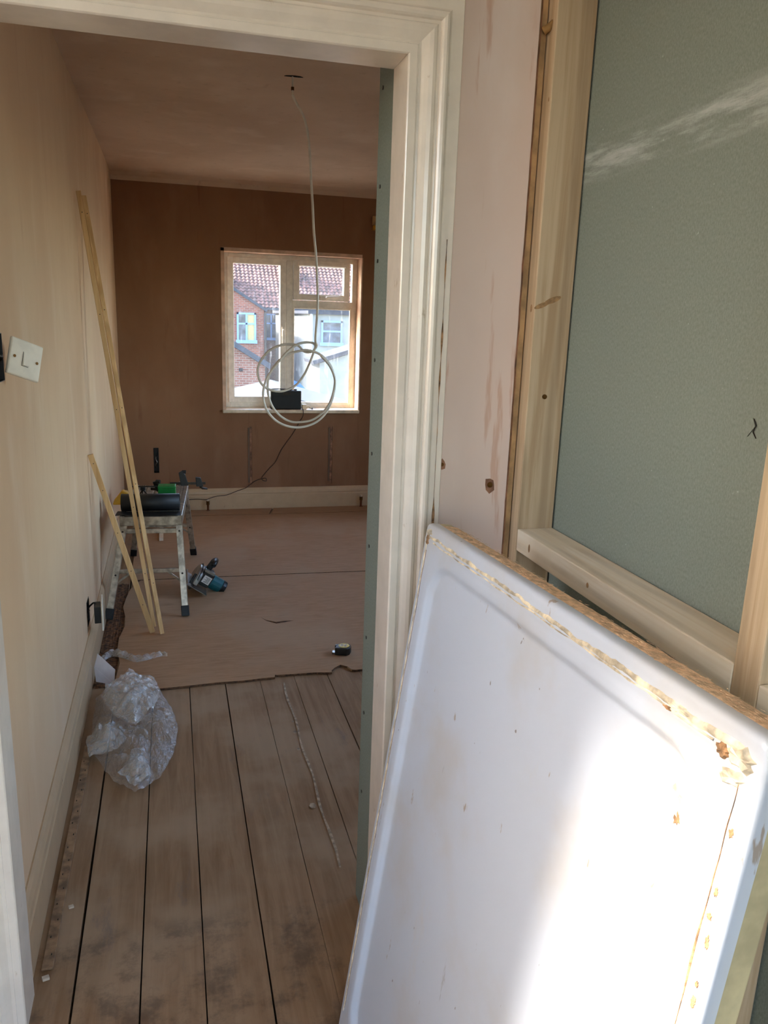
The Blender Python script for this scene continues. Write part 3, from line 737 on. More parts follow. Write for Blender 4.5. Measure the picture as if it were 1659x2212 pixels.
# ---- hanging electric cable with coil
cp = [(0.503, 2.428), (0.503, 2.391), (0.503, 2.358), (0.518, 2.33), (0.547, 2.285), (0.565, 2.226), (0.575, 2.149), (0.582, 2.043), (0.589, 1.954), (0.596, 1.845), (0.605, 1.763), (0.612, 1.671), (0.616, 1.578), (0.615, 1.509), (0.611, 1.444), (0.609, 1.396), (0.616, 1.377), (0.606, 1.357), (0.586, 1.346), (0.561, 1.351), (0.538, 1.373), (0.502, 1.378), (0.458, 1.373), (0.409, 1.348), (0.374, 1.308), (0.359, 1.264), (0.369, 1.22), (0.396, 1.192), (0.436, 1.179), (0.476, 1.181), (0.526, 1.205), (0.562, 1.25), (0.586, 1.299), (0.604, 1.348), (0.61, 1.374), (0.597, 1.387), (0.56, 1.388), (0.525, 1.377), (0.485, 1.347), (0.44, 1.296), (0.396, 1.234), (0.38, 1.172), (0.389, 1.114), (0.418, 1.069), (0.459, 1.038), (0.509, 1.022), (0.56, 1.022), (0.615, 1.04), (0.656, 1.074), (0.683, 1.12), (0.699, 1.179), (0.701, 1.229), (0.687, 1.278), (0.657, 1.318), (0.62, 1.344), (0.574, 1.356), (0.529, 1.35), (0.485, 1.334), (0.445, 1.303), (0.414, 1.256), (0.404, 1.212), (0.407, 1.159), (0.425, 1.11), (0.459, 1.069), (0.504, 1.044), (0.55, 1.042), (0.601, 1.053), (0.647, 1.088), (0.678, 1.138), (0.693, 1.202), (0.69, 1.247), (0.666, 1.296), (0.629, 1.335)]
pts = []
for i, (x, z) in enumerate(cp):
    dy = 0 if i < 15 else .016 * math.sin((i - 15) * .42) + .010 * math.sin((i - 15) * .19)
    pts.append((x, 3.448 + dy, z))
cab = empty('electric_cable', (.503, 3.448, 2.40)); tag(cab, 'white electric cable hanging from the ceiling with its end coiled', 'cable')
MB().tube(smooth_path(pts[2:], 5), .0052, 8).build('sheath', 'cable_white', cab, smooth=True)
MB().tube(smooth_path(pts[:3], 4), .0034, 8).build('core', 'cable_white', cab, smooth=True)
MB().cyl((.503, 3.448, 2.386), (.503, 3.448, 2.374), .0065, 10).build('connector', 'brass', cab)
q = MB(); q.prism([(.503 + r_ * math.cos(t * .628), 3.448 + .3 * r_ * math.sin(t * .628), CEIL - .0008) for t, r_ in enumerate([.042, .03, .02, .026, .04, .026, .018, .02, .03, .036])], (0, 0, .002))
q.build('ceiling_hole', 'void', ceil_o)

# ---- light switch hanging loose from its box
def backbox(name, r, label, proud):
    y0, y1, z0, z1 = r; g = empty(name, (LX - .02, (y0 + y1) / 2, z0)); tag(g, label, 'back box')
    b = MB(); t = .0015; x0, x1 = LX - .0449, LX + .0012
    b.box(x0, x0 + t, y0, y1, z0, z1); b.box(x0, x1, y0, y0 + t, z0, z1); b.box(x0, x1, y1 - t, y1, z0, z1); b.box(x0, x1, y0, y1, z0, z0 + t); b.box(x0, x1, y0, y1, z1 - t, z1)
    b.build('box', 'black_plastic', g)
    zc = (z0 + z1) / 2
    MB().box(x1 - .004, x1, y0 + t, y0 + .01, zc - .005, zc + .005).build('fixing_lug', 'dark_metal', g); MB().box(x1 - .004, x1, y1 - .01, y1 - t, zc - .005, zc + .005).build('fixing_lug', 'dark_metal', g)
    b = MB(); b.tube(smooth_path([(x0 + .005, (y0 + y1) / 2, z1 - .01), (LX - .01, (y0 + y1) / 2 - .01, zc + .01), (LX + .004, (y0 + y1) / 2 + .012, zc), (LX - .008, (y0 + y1) / 2 + .02, zc - .012)]), .003, 6); b.build('wire', 'dark_metal', g, smooth=True)
    return g
backbox('back_box', SWB, 'dark metal back box in the left wall behind the loose light switch', True)
S0 = Vector((-.322, 1.975, 1.381)); nn = Vector((.74, -.66, .10)).normalized(); ww = Vector((.66, .74, 0)); ww = (ww - nn * ww.dot(nn)).normalized(); hh = nn.cross(ww)
if hh.z < 0: hh = -hh
ro = R(-19); w2_ = ww * math.cos(ro) + hh * math.sin(ro); h2_ = hh * math.cos(ro) - ww * math.sin(ro)
g = empty('light_switch', S0 - h2_ * .043); tag(g, 'white plastic light switch hanging crooked off the left wall', 'light switch')
MB().obox(S0, w2_ * .0425, h2_ * .0425, nn * .0045).build('plate', 'switch_white', g, bevel=.0035, seg=3)
MB().obox(S0 - nn * .011, w2_ * .016, h2_ * .02, nn * .008).build('switch_body', 'switch_white', g)
b = MB(); c = S0 + nn * .005
b.add([c - w2_ * .008 - h2_ * .015 + nn * .0005, c + w2_ * .008 - h2_ * .015 + nn * .0005, c + w2_ * .008 + h2_ * .015 - nn * .0005, c - w2_ * .008 + h2_ * .015 - nn * .0005,
       c - w2_ * .008 - h2_ * .015 + nn * .0045, c + w2_ * .008 - h2_ * .015 + nn * .0045, c + w2_ * .008 + h2_ * .015 + nn * .0008, c - w2_ * .008 + h2_ * .015 + nn * .0008],
      [(0, 3, 2, 1), (4, 5, 6, 7), (0, 1, 5, 4), (1, 2, 6, 5), (2, 3, 7, 6), (3, 0, 4, 7)])
b.build('rocker', 'switch_white', g, bevel=.0008)
b = MB()
for (a0_, a1_, b0_, b1_) in ((-.0092, -.0082, -.016, .016), (-.0092, .0088, -.0166, -.0156)):
    b.obox(S0 + nn * .0046 + w2_ * (a0_ + a1_) / 2 + h2_ * (b0_ + b1_) / 2, w2_ * (a1_ - a0_) / 2, h2_ * (b1_ - b0_) / 2, nn * .0003)
b.build('rocker_gap', 'dark_metal', g)
for s in (-1, 1):
    c = S0 + w2_ * .030 * s; q = MB(); q.cyl(c + nn * .004, c + nn * .0058, .0034, 12); q.build('screw', 'brass', g)
# socket box low on the left wall with its faceplate hanging forward
backbox('back_box', SKB, 'dark back box low in the left wall behind the hanging socket plate', True)
g = empty('socket_plate', (-.322, 3.31, .20)); tag(g, 'white socket faceplate hanging forward low on the left wall', 'socket')
c = Vector((-.309, 3.315, .256)); MB().obox(c, (.0035, .0004, 0), (-.005, .060, 0), (0, 0, .060)).build('plate', 'switch_white', g, bevel=.002)
MB().obox(c + Vector((-.018, -.008, .004)), (.013, .001, 0), (-.003, .036, 0), (0, 0, .036)).build('socket_module', 'black_plastic', g, bevel=.002)
q = MB(); q.tube(smooth_path([(-.326, 3.31, .275), (-.338, 3.315, .30), (-.352, 3.318, .292), (-.372, 3.32, .27)]), .004, 6); q.build('wire', 'black_plastic', g, smooth=True)

# ---- battens leaning on the left wall
def batten(p, q, wd_, th, label, side):
    b = MB(); b.bar(p, q, wd_, th, side); o = b.build('batten', 'pine_batten', bevel=.0008); tag(o, label, 'batten', 'pine battens leaning on the left wall')
    d = (Vector(q) - Vector(p)); 
    for t in (.12, .33, .55, .78, .93):
        c = Vector(p) + d * (t + random.uniform(-.05, .05)); s_ = Vector(side); s_ = (s_ - d.normalized() * s_.dot(d.normalized())).normalized(); nrm = d.normalized().cross(s_)
        if nrm.y > 0: nrm = -nrm
        k = MB(); k.cyl(c + nrm * th / 2, c + nrm * (th / 2 + .0004), .0022, 8); k.build('nail', 'dark_metal', o)
    return o
batten((-.115, 3.728, .0135), (-.350, 3.705, 1.972), .019, .015, 'long pine batten on the wall side of the two long ones', (1, .15, 0))
batten((-.077, 3.630, .0135), (-.350, 3.935, 1.982), .019, .015, 'long pine batten on the window side of the two long ones', (1, .25, 0))
batten((-.120, 3.655, .0135), (-.352, 3.628, .877), .024, .014, 'short pine batten crossing in front of the work platform legs', (1, 0, .3))

# ---- aluminium work platform
A = Vector((.064, .998, 0)).normalized(); B = Vector((.998, -.064, 0)).normalized(); Z = Vector((0, 0, 1))
pc = Vector((-.118, 3.995, 0))      # centre of the near top edge
pl = empty('work_platform', pc + A * .37); tag(pl, 'folding aluminium work platform loaded with tools by the left wall', 'platform')
DW, DL, DZ = .152, .745, .500
def pp(a_, b_, z): return pc + A * a_ + B * b_ + Z * z
for s in (-1, 1):
    b = MB(); b.obox(pp(DL / 2, s * (DW - .012), DZ - .026), B * .012, A * DL / 2, Z * .026); b.build('side_rail', 'aluminium', pl, bevel=.003)
for a_ in (0.012, DL - .012):
    b = MB(); b.obox(pp(a_, 0, DZ - .028), B * DW, A * .012, Z * .024); b.build('end_rail', 'aluminium', pl, bevel=.003)
for k in range(5):
    b_ = -.104 + k * .052; b = MB(); b.obox(pp(DL / 2, b_, DZ - .004), B * .022, A * (DL / 2 - .024), Z * .004)
    for j in range(3): b.obox(pp(DL / 2, b_ - .013 + .013 * j, DZ + .0012), B * .003, A * (DL / 2 - .024), Z * .0014)
    b.build('deck_slat', 'aluminium', pl)
feet = {(-1, -1): (-.333, 3.858), (1, -1): (.036, 3.842), (-1, 1): (-.259, 4.939), (1, 1): (.106, 4.906)}
tops = {(-1, -1): pp(.022, -DW + .018, DZ - .05), (1, -1): pp(.022, DW - .018, DZ - .05), (-1, 1): pp(DL - .03, -DW + .018, DZ - .05), (1, 1): pp(DL - .03, DW - .018, DZ - .05)}
for kx in feet:
    f_ = Vector((*feet[kx], .0125)); t_ = tops[kx]; d = (t_ - f_)
    f2 = f_ + d * .085
    b = MB(); b.bar(f2, t_, .032, .022, B); o = b.build('leg', 'aluminium', pl, bevel=.002)
    q = MB(); q.bar(f_ + d * .002, f_ + d * .115, .038, .028, B); q.build('foot', 'black_rubber', o, bevel=.003)
    for tt in (.47, .93):
        c = f_ + d * tt; q = MB(); q.cyl(c - A * .014, c - A * .0112, .005, 10); q.build('rivet', 'dark_metal', o)
for e in (-1, 1):
    def lp(s, t): f_ = Vector((*feet[(s, e)], .0125)); return f_ + (tops[(s, e)] - f_) * t
    for t_, th in ((.50, .020), (.93, .024)):
        b = MB(); b.bar(lp(-1, t_), lp(1, t_), th, .016, Z); b.build('rung', 'aluminium', pl, bevel=.002)
    for s in (-1, 1):
        b = MB(); b.bar(lp(s, .36), lp(s, .50) * .75 + lp(-s, .50) * .25 + A * .0, .010, .005, Z); b.build('brace', 'aluminium', pl)
        b = MB(); b.bar(lp(s, .80), pp(.15 if e < 0 else DL - .15, s * (DW - .014), DZ - .055), .010, .005, Z); b.build('folding_stay', 'dark_metal', pl)

# ---- things on the platform
zt = DZ + .0028
g = empty('tool_roll', pp(.075, -.01, zt)); tag(g, 'black rolled-up tool roll on the near end of the work platform', 'tool roll')
b = MB(); n = 60; path = []; vs = []
cc = pp(.085, -.006, zt + .047)
for k in range(n + 1):                                    # spiral cross-section
    t = k / n * 2 * math.pi * 3.2; r = .043 - .010 * k / n + (.0 if k > 6 else 0); path.append((r * math.cos(t - 1.9), r * math.sin(t - 1.9)))
hl = .143
for s in (-1, 1):
    for (x, z) in path: vs.append(cc + B * hl * s + A * x + Z * z)
b.add(vs, [(i, i + 1, n + 1 + i + 1, n + 1 + i) for i in range(n)]); b.build('outer_wrap', 'black_rubber', g, smooth=True)
b = MB(); b.tube([cc - B * (hl - .004), cc + B * (hl - .004)], .0415, 28); b.build('core', 'black_rubber', g, smooth=False, bevel=.004)
b = MB(); b.grid(lambda u, v: pp(-.028 + .10 * v, -.168 + .31 * u, zt + .0012 + .004 * max(0, math.sin(u * 9 + v * 3)) * (1 - v) + (.0 if u > .12 else .004)), 20, 8); b.build('loose_flap', 'black_rubber', g, smooth=True)
sol = g.children[-1].modifiers.new('thickness', 'SOLIDIFY'); sol.thickness = .003; sol.offset = 1
# green box
g = empty('screw_box', pp(.33, .058, zt)); tag(g, 'green plastic screw box behind the black tool roll', 'box')
c = pp(.33, .058, zt + .036); MB().obox(c, B * .045, A * .035, Z * .036).build('box', 'green_plastic', g, bevel=.003)
MB().obox(c + Z * .042, B * .0462, A * .0362, Z * .0062).build('lid', 'green_plastic', g, bevel=.003)
for dx, dz, s in ((-.015, -.012, .006), (.012, -.022, .005), (-.004, -.004, .003)):
    MB().obox(c + B * dx + Z * dz - A * .0352, B * s, A * .0006, Z * s * 1.3).build('printed_mark', 'label_white', g)
# yellow pouch left
g = MB(); p0 = pp(.22, -.172, zt)
g.add([p0 + B * -.04 + Z * .002, p0 + B * .035 + Z * .002, p0 + B * .045 + Z * .062, p0 + B * .01 + Z * .078, p0 + B * -.03 + Z * .03,
       p0 + B * -.04 + A * .05 + Z * .002, p0 + B * .035 + A * .05 + Z * .002, p0 + B * .045 + A * .05 + Z * .062, p0 + B * .01 + A * .05 + Z * .078, p0 + B * -.03 + A * .05 + Z * .03],
      [(0, 1, 2, 3, 4), (9, 8, 7, 6, 5)] + [(i, (i + 1) % 5, 5 + (i + 1) % 5, 5 + i) for i in range(5)])
tag(g.build('plastic_pouch', 'yellow_plastic', bevel=.006), 'yellow plastic pouch at the wall side of the work platform', 'pouch')
# bar clamps
def clamp(o_, dirv, label, jaw, blen, tilt):
    g = empty('bar_clamp', o_); tag(g, label, 'clamp', 'bar clamps on the work platform')
    d = Vector(dirv).normalized(); up = Vector(tilt).normalized(); s = d.cross(up).normalized()
    b = MB(); b.bar(o_ - d * blen * .4, o_ + d * blen * .6, .014, .006, up); b.build('bar', 'dark_metal', g)
    b = MB(); b.prism([o_ + d * -.02 - s * .01 + up * -.012, o_ + d * .022 - s * .01 + up * -.012, o_ + d * .018 - s * .01 + up * (jaw * .7), o_ + d * .004 - s * .01 + up * jaw, o_ + d * -.016 - s * .01 + up * (jaw * .86)], s * .02); b.build('fixed_jaw', 'black_plastic', g, bevel=.003)
    e_ = o_ + d * blen * .42
    b = MB(); b.prism([e_ + d * -.02 - s * .01 + up * -.018, e_ + d * .02 - s * .01 + up * -.018, e_ + d * .016 - s * .01 + up * (jaw * .45), e_ + d * -.012 - s * .01 + up * (jaw * .5)], s * .02); b.build('sliding_jaw', 'black_plastic', g, bevel=.003)
    b = MB(); b.cyl(o_ + d * .004 + up * jaw * .92, o_ + d * .026 + up * jaw * .92, .010, 12); b.build('pad', 'black_rubber', g)
    b = MB(); b.tube([e_ + up * -.018, e_ + d * .012 - up * .03, e_ + d * .04 - up * .034], [.007, .007, .005], 8); b.build('trigger', 'dark_metal', g, smooth=True)
    return g
clamp(pp(.45, .01, zt + .034), B * .9 - A * .35, 'bar clamp lying left of the green screw box', .055, .13, Z * .9 - B * .4)
clamp(pp(.60, .135, zt + .036), B, 'bar clamp with its bar sticking out over the platform rail', .075, .20, Z * .93 - B * .2)
g = empty('tripod_stand', pp(.40, -.075, zt)); tag(g, 'small dark tripod stand between the tool roll and the wall', 'stand')
for k in range(3):
    t = k * 2.094 + .4; MB().bar(pp(.40, -.075, zt + .045), pp(.40 + .035 * math.sin(t), -.075 + .035 * math.cos(t), zt), .006, .006, A).build('leg', 'dark_metal', g)
MB().cyl(pp(.40, -.075, zt + .042), pp(.40, -.075, zt + .060), .014, 14).build('head', 'black_plastic', g)
b = MB(); b.bar(pp(.40, -.13, zt + .062), pp(.40, .0, zt + .062), .006, .006, Z); b.build('arm', 'dark_metal', g)
g = empty('drill_bit_case', pp(.69, .125, zt)); tag(g, 'small chrome and yellow bit holder at the far end of the platform', 'bit holder')
MB().cyl(pp(.69, .10, zt + .016), pp(.69, .125, zt + .016), .014, 16).build('sleeve', 'steel', g, bevel=.002)
MB().cyl(pp(.69, .125, zt + .0165), pp(.69, .165, zt + .0165), .0125, 16, .009).build('grip', 'yellow_plastic', g)

# ---- circular saw on its side
zb = .0106
g = empty('circular_saw', (.155, 4.22, zb)); tag(g, 'teal and black circular saw lying tilted on the hardboard', 'circular saw')
e = Vector((.83, 0, -.555)).normalized(); nn_ = Vector((.555, 0, .83)).normalized(); yy = Vector((0, 1, 0))
O = Vector((.098, 4.215, .057))
def sp_(a_, n_, y_=0): return O + e * a_ + nn_ * n_ + yy * y_
b = MB(); b.obox(sp_(0, 0), e * .062, yy * .115, nn_ * .0022); b.obox(sp_(-.06, .008), e * .002, yy * .115, nn_ * .008); b.build('base_plate', 'steel', g, bevel=.001)
b = MB(); pts = [(.092 * math.cos(t), .092 * math.sin(t)) for t in [math.pi * k / 20 for k in range(21)]]
b.prism([sp_(-.032, .012 + z_, x_) for x_, z_ in pts] , e * .026); b.build('blade_guard', 'steel', g, bevel=.004)
b = MB(); pts = [(.088 * math.cos(2 * math.pi * k / 40), .088 * math.sin(2 * math.pi * k / 40)) for k in range(40)]
b.prism([sp_(-.021, .034 + z_ * .9, x_) for x_, z_ in pts], e * .0022); b.build('blade', 'dark_metal', g)
b = MB(); b.obox(sp_(.024, .060, -.01), e * .034, yy * .050, nn_ * .044); b.build('gear_housing', 'black_plastic', g, bevel=.010, seg=3)
b = MB(); b.obox(sp_(.028, .060, -.0615), e * .022, yy * .0008, nn_ * .022); b.build('rating_label', 'label_white', g)
b = MB()
for k in range(5): b.obox(sp_(.030 + (k % 2) * .004, .046 + k * .0065, -.0627), e * (.014 - (k % 2) * .004), yy * .0003, nn_ * .0012)
b.build('label_print', 'black_plastic', g)
b = MB(); b.cyl(sp_(.055, .052), sp_(.125, .052), .040, 24); b.build('motor_housing', 'teal_plastic', g, bevel=.005)
b = MB(); b.cyl(sp_(.124, .052), sp_(.150, .052), .040, 24, .037); b.build('motor_cap', 'black_plastic', g, bevel=.004)
b = MB(); b.bar(sp_(.012, .100), sp_(.020, .150), .030, .028, e); b.build('handle_stem', 'black_plastic', g, bevel=.006)
b = MB(); b.tube([sp_(.016, .146, -.05), sp_(.020, .156, -.015), sp_(.028, .158, .03), sp_(.03, .140, .07), sp_(.03, .10, .085)], [.014, .016, .016, .015, .014], 12); b.build('rear_handle', 'black_plastic', g, smooth=True)
b = MB(); b.obox(sp_(.020, .104, -.05), e * .030, yy * .012, nn_ * .008); b.build('chrome_lever', 'steel', g, bevel=.003)
b = MB(); b.cyl(sp_(-.046, .012, -.10), sp_(-.046, .070, -.09), .007, 10); b.build('depth_guide', 'black_plastic', g)

# ---- tape measure
tc = Vector((.722, 3.262, .0106)); g = empty('tape_measure', tc); tag(g, 'black and yellow tape measure on the hardboard near the doorway', 'tape measure')
ta = Vector((.93, -.36, 0)).normalized(); tb = Vector((.36, .93, 0)).normalized()
pts = [(-.034, -.032), (.022, -.032), (.034, -.018), (.036, .008), (.028, .026), (.010, .034), (-.012, .030), (-.030, .012)]
b = MB(); b.prism([tc + ta * x + tb * y + Z * .001 for x, y in pts], Z * .036); b.build('case', 'black_plastic', g, bevel=.005, seg=3)
b = MB(); n = 20; b.prism([tc + ta * (.004 + .025 * math.cos(6.2832 * k / n)) + tb * (.024 * math.sin(6.2832 * k / n)) + Z * .0368 for k in range(n)], Z * .0016); b.build('yellow_face', 'label_yellow', g)
b = MB()
for (x, y, sx_, sy_) in ((-.006, .010, .006, .0016), (-.001, .006, .0016, .005), (-.006, .001, .006, .0016), (-.011, -.004, .0016, .005), (-.006, -.009, .006, .0016), (.010, .010, .005, .0016), (.006, .004, .0016, .007), (.010, .001, .005, .0016), (.014, -.004, .0016, .006), (.010, -.009, .005, .0016)):
    b.obox(tc + ta * x + tb * y + Z * .0388, ta * sx_, tb * sy_, Z * .0004)
b.build('printed_number', 'label_white', g)
b = MB(); b.obox(tc + ta * -.038 + tb * -.012 + Z * .010, ta * .008, tb * .012, Z * .0008); b.obox(tc + ta * -.046 + tb * -.012 + Z * .006, ta * .0008, tb * .010, Z * .006); b.build('tape_hook', 'steel', g)
b = MB(); b.obox(tc + ta * -.030 + tb * .004 + Z * .028, ta * .008, tb * .010, Z * .009); b.build('lock_button', 'dark_metal', g, bevel=.003)

# ---- crumpled clear plastic
def film_patch(name, parent, mat, outline, hfun, nr=26, na=72):
    cx = sum(p[0] for p in outline) / len(outline); cy = sum(p[1] for p in outline) / len(outline); n = len(outline)
    def edge(t):
        f = t * n; i = int(f) % n; fr = f - int(f); p, q = outline[i], outline[(i + 1) % n]; return p[0] + (q[0] - p[0]) * fr, p[1] + (q[1] - p[1]) * fr
    b = MB(); vs = [(cx, cy, hfun(cx, cy, 0))]
    for j in range(1, nr + 1):
        r = j / nr
        for k in range(na):
            ex, ey = edge(k / na); x, y = cx + (ex - cx) * r, cy + (ey - cy) * r
            x += .008 * noise.noise((x * 30, y * 30, 3)) * (1 if r < 1 else .5); y += .010 * noise.noise((x * 30, y * 25, 9))
            vs.append((x, y, hfun(x, y, r)))
    fs = [(0, 1 + k, 1 + (k + 1) % na) for k in range(na)]
    for j in range(nr - 1):
        for k in range(na): fs.append((1 + j * na + k, 1 + j * na + (k + 1) % na, 1 + (j + 1) * na + (k + 1) % na, 1 + (j + 1) * na + k))
    b.add(vs, fs); return b.build(name, mat, parent, smooth=False)
def ridged(x, y, s, sd_=0):
    return abs(noise.noise((x * s, y * s, sd_))) 
g = empty('plastic_sheeting', (-.17, 2.78, 0)); tag(g, 'crumpled clear plastic sheeting heaped on the floorboards by the left wall', 'plastic sheeting')
main = [(-.242, 3.22), (-.15, 3.20), (-.085, 3.06), (-.030, 2.86), (-.012, 2.72), (-.028, 2.56), (-.07, 2.41), (-.148, 2.335), (-.215, 2.41), (-.30, 2.60), (-.318, 2.80), (-.322, 3.02)]
film_patch('clear_film', g, 'film_clear', main, lambda x, y, r: .007 + (1 - r ** 2.2) * (.032 + .085 * ridged(x, y, 9) + .03 * ridged(x, y, 27, 4)) + .012 * ridged(x, y, 40, 2) + .014 * ridged(x, y, 75, 12) * (1 - r ** 3), 44, 130)
up_ = [(-.285, 3.02), (-.20, 3.12), (-.10, 3.06), (-.075, 2.93), (-.10, 2.80), (-.16, 2.68), (-.235, 2.76), (-.285, 2.90)]
film_patch('folded_film', g, 'film_milky', up_, lambda x, y, r: .055 + (1 - r) * (.03 + .05 * ridged(x, y, 14, 7)) + .035 * ridged(x, y, 22, 11), 14, 48)
lo_ = [(-.30, 2.76), (-.22, 2.74), (-.19, 2.66), (-.22, 2.58), (-.305, 2.56), (-.325, 2.66)]
film_patch('folded_film', g, 'film_milky', lo_, lambda x, y, r: .02 + (1 - r) * .05 + .04 * ridged(x, y, 26, 5), 10, 36)
lo2 = [(-.17, 2.55), (-.125, 2.57), (-.11, 2.48), (-.10, 2.40), (-.15, 2.36), (-.205, 2.42)]
film_patch('folded_film', g, 'film_milky', lo2, lambda x, y, r: .018 + (1 - r) * .035 + .03 * ridged(x, y, 30, 15), 10, 36)
b = MB(); path = [(-.335, 3.36), (-.29, 3.44), (-.235, 3.41), (-.185, 3.36), (-.13, 3.37), (-.085, 3.39), (-.052, 3.38)]
path = smooth_path([(x, y, 0) for x, y in path], 6); vs = []
for i, p in enumerate(path):
    t = i / (len(path) - 1); wv = .035 * (1 - .6 * t * t); hz = .012 + .02 * abs(math.sin(i * .5)) * (1 - t * .5)
    vs += [(p.x, p.y - wv, .0115), (p.x, p.y - wv * .2, hz + .004), (p.x, p.y + wv * .5, hz * .7 + .004), (p.x, p.y + wv, .012 + .01 * abs(math.sin(i * .9)))]
b.add(vs, [(i * 4 + k, i * 4 + k + 1, i * 4 + 5 + k, i * 4 + 4 + k) for i in range(len(path) - 1) for k in range(3)])
tag(b.build('plastic_strip', 'film_milky', smooth=True), 'loose strip of clear plastic stretched out on the hardboard edge', 'plastic strip')
q = MB(); q.add([(-.335, 3.17, .009), (-.262, 3.13, .009), (-.255, 3.13, .075), (-.325, 3.19, .125), (-.340, 3.18, .07)], [(0, 1, 2, 3, 4)])
o = q.build('paper_sheet', 'paper'); tag(o, 'white paper propped against the skirting behind the plastic sheeting', 'paper'); mo = o.modifiers.new('thickness', 'SOLIDIFY'); mo.thickness = .0008
for i, (x, y, s, lab) in enumerate(((-.288, 1.86, .005, 'white plaster crumb on the first floorboard beside the gripper strip'), (-.318, 1.635, .006, 'pale plaster crumb at the near end of the gripper strip'))):
    q = MB(); rr = random.Random(i); q.obox((x, y, .0015 + s * .5), (s * 1.2, s * .3, 0), (-s * .3, s * .8, .0002), (0, s * .1, s * .5))
    tag(q.build('plaster_crumb', 'crumb', bevel=.0006), lab, 'crumb', 'plaster crumbs on the boards')

# ---- radio, adaptor and flex at the window
g = empty('radio', (.857, 6.15, WZ0 + .02)); tag(g, 'black box-shaped radio standing on the window sill', 'radio')
z0 = WZ0 + .0205
MB().box(.738, .976, 6.118, 6.185, z0, z0 + .145).build('case', 'black_plastic', g, bevel=.008, seg=3)
b = MB(); b.box(.750, .964, 6.1165, 6.1182, z0 + .012, z0 + .105); b.build('speaker_grille', 'black_rubber', g, bevel=.002)
b = MB(); b.box(.835, .895, 6.1160, 6.1185, z0 + .112, z0 + .132); b.build('display', 'dark_metal', g)
for x in (.893, .933): MB().cyl((x, 6.15, z0 + .145), (x, 6.15, z0 + .156), .012, 14).build('knob', 'dark_metal', g, bevel=.001)
b = MB(); b.tube(smooth_path([(.745, 6.152, z0 + .142), (.748, 6.152, z0 + .152), (.80, 6.152, z0 + .154), (.86, 6.152, z0 + .152)]), .004, 8); b.build('carry_handle', 'black_plastic', g, smooth=True)
g = empty('plug_adaptor', (1.02, 6.14, z0)); tag(g, 'small cream plug adaptor beside the radio on the sill', 'adaptor')
MB().box(.984, 1.020, 6.12, 6.165, z0, z0 + .040).build('body', 'pvc_dirty', g, bevel=.006)
b = MB(); b.tube(smooth_path([(1.018, 6.13, z0 + .016), (1.035, 6.125, z0 + .022), (1.05, 6.118, z0 + .012), (1.062, 6.112, z0 + .006)]), [.010] * 4 + [.008] * 4 + [.006] * 5, 8); b.build('plug', 'pvc_dirty', g, smooth=True)
MB().cyl((1.058, 6.113, z0 + .008), (1.064, 6.110, z0 + .008), .0065, 10).build('plug_end', 'black_plastic', g)
yw_ = FY - .006
pts = [(.985, 6.13, z0 + .004), (.985, 6.084, z0 + .002), (.984, 6.083, .745), (.965, yw_, .70), (.915, yw_, .610), (.855, yw_, .525), (.815, yw_, .465), (.775, yw_, .38), (.725, yw_, .325), (.690, yw_, .285), (.668, yw_, .255), (.672, yw_ - .01, .235), (.700, yw_ - .012, .228), (.695, yw_ - .012, .250), (.660, yw_ - .01, .245), (.615, yw_, .228), (.570, yw_ - .012, .198), (.540, 6.088, .178), (.47, 6.085, .155), (.39, 6.085, .125), (.32, 6.088, .118), (.262, 6.075, .105), (.232, 6.06, .098), (.17, 6.085, .098), (.10, 6.088, .095)]
MB_ = MB().tube(smooth_path(pts, 5), .0028, 6); tag(MB_.build('power_flex', 'flex_brown', smooth=True), 'thin dark flex trailing from the window sill down to the skirting', 'flex')
def stub(x, y, label, h):
    g = empty('pipe_stub', (x, y, .0106)); tag(g, label, 'pipe', 'radiator pipe stubs at the window wall')
    MB().cyl((x, y, .0106), (x, y, h), .0085, 14).build('pipe', 'copper', g, smooth=False)
    MB().cyl((x, y, .0106), (x, y, .014), .015, 14).build('floor_collar', 'copper', g)
    MB().cyl((x, y, h - .012), (x, y, h + .018), .0135, 8).build('nut', 'brass', g, bevel=.001)
    MB().cyl((x, y, h + .016), (x, y, h + .032), .008, 12).build('cap', 'pvc_dirty', g)
stub(.247, 6.066, 'capped copper pipe stub at the skirting left of the window', .068)
stub(1.462, 6.060, 'dark pipe stub at the right end of the far skirting', .075)
# back box slot in far wall, offcut, wooden bracket
g = empty('wall_slot_box', (-.126, FY + .03, .304)); tag(g, 'narrow black box recessed in the brown far wall', 'back box')
b = MB(); x0, x1, z0_, z1_ = SLOT; t = .0015
b.box(x0, x0 + t, FY - .002, FY + .058, z0_, z1_); b.box(x1 - t, x1, FY - .002, FY + .058, z0_, z1_); b.box(x0, x1, FY - .002, FY + .058, z0_, z0_ + t); b.box(x0, x1, FY - .002, FY + .058, z1_ - t, z1_); b.box(x0, x1, FY + .05, FY + .058, z0_, z1_)
b.build('box', 'black_plastic', g)
b = MB(); b.tube(smooth_path([(-.118, FY + .04, .45), (-.13, FY + .01, .41), (-.12, FY + .004, .385), (-.132, FY + .02, .36), (-.122, FY + .04, .33)]), .004, 6); b.build('wire', 'steel', g, smooth=True)
o = MB().box(-.108, -.082, 5.25, 5.55, .0106, .034).build('timber_offcut', 'pine_along', bevel=.001); tag(o, 'short pale timber offcut on the floor under the work platform', 'timber')
g = empty('wooden_bracket', (1.535, FY - .02, 2.14)); tag(g, 'small brown wooden bracket high on the far wall beside the partition', 'bracket')
MB().box(1.500, 1.60, FY - .040, FY, 2.180, 2.245).build('block', 'tan_timber', g, bevel=.003); MB().box(1.505, 1.60, FY - .060, FY, 2.145, 2.178).build('ledge', 'yellow_plastic', g, bevel=.003)

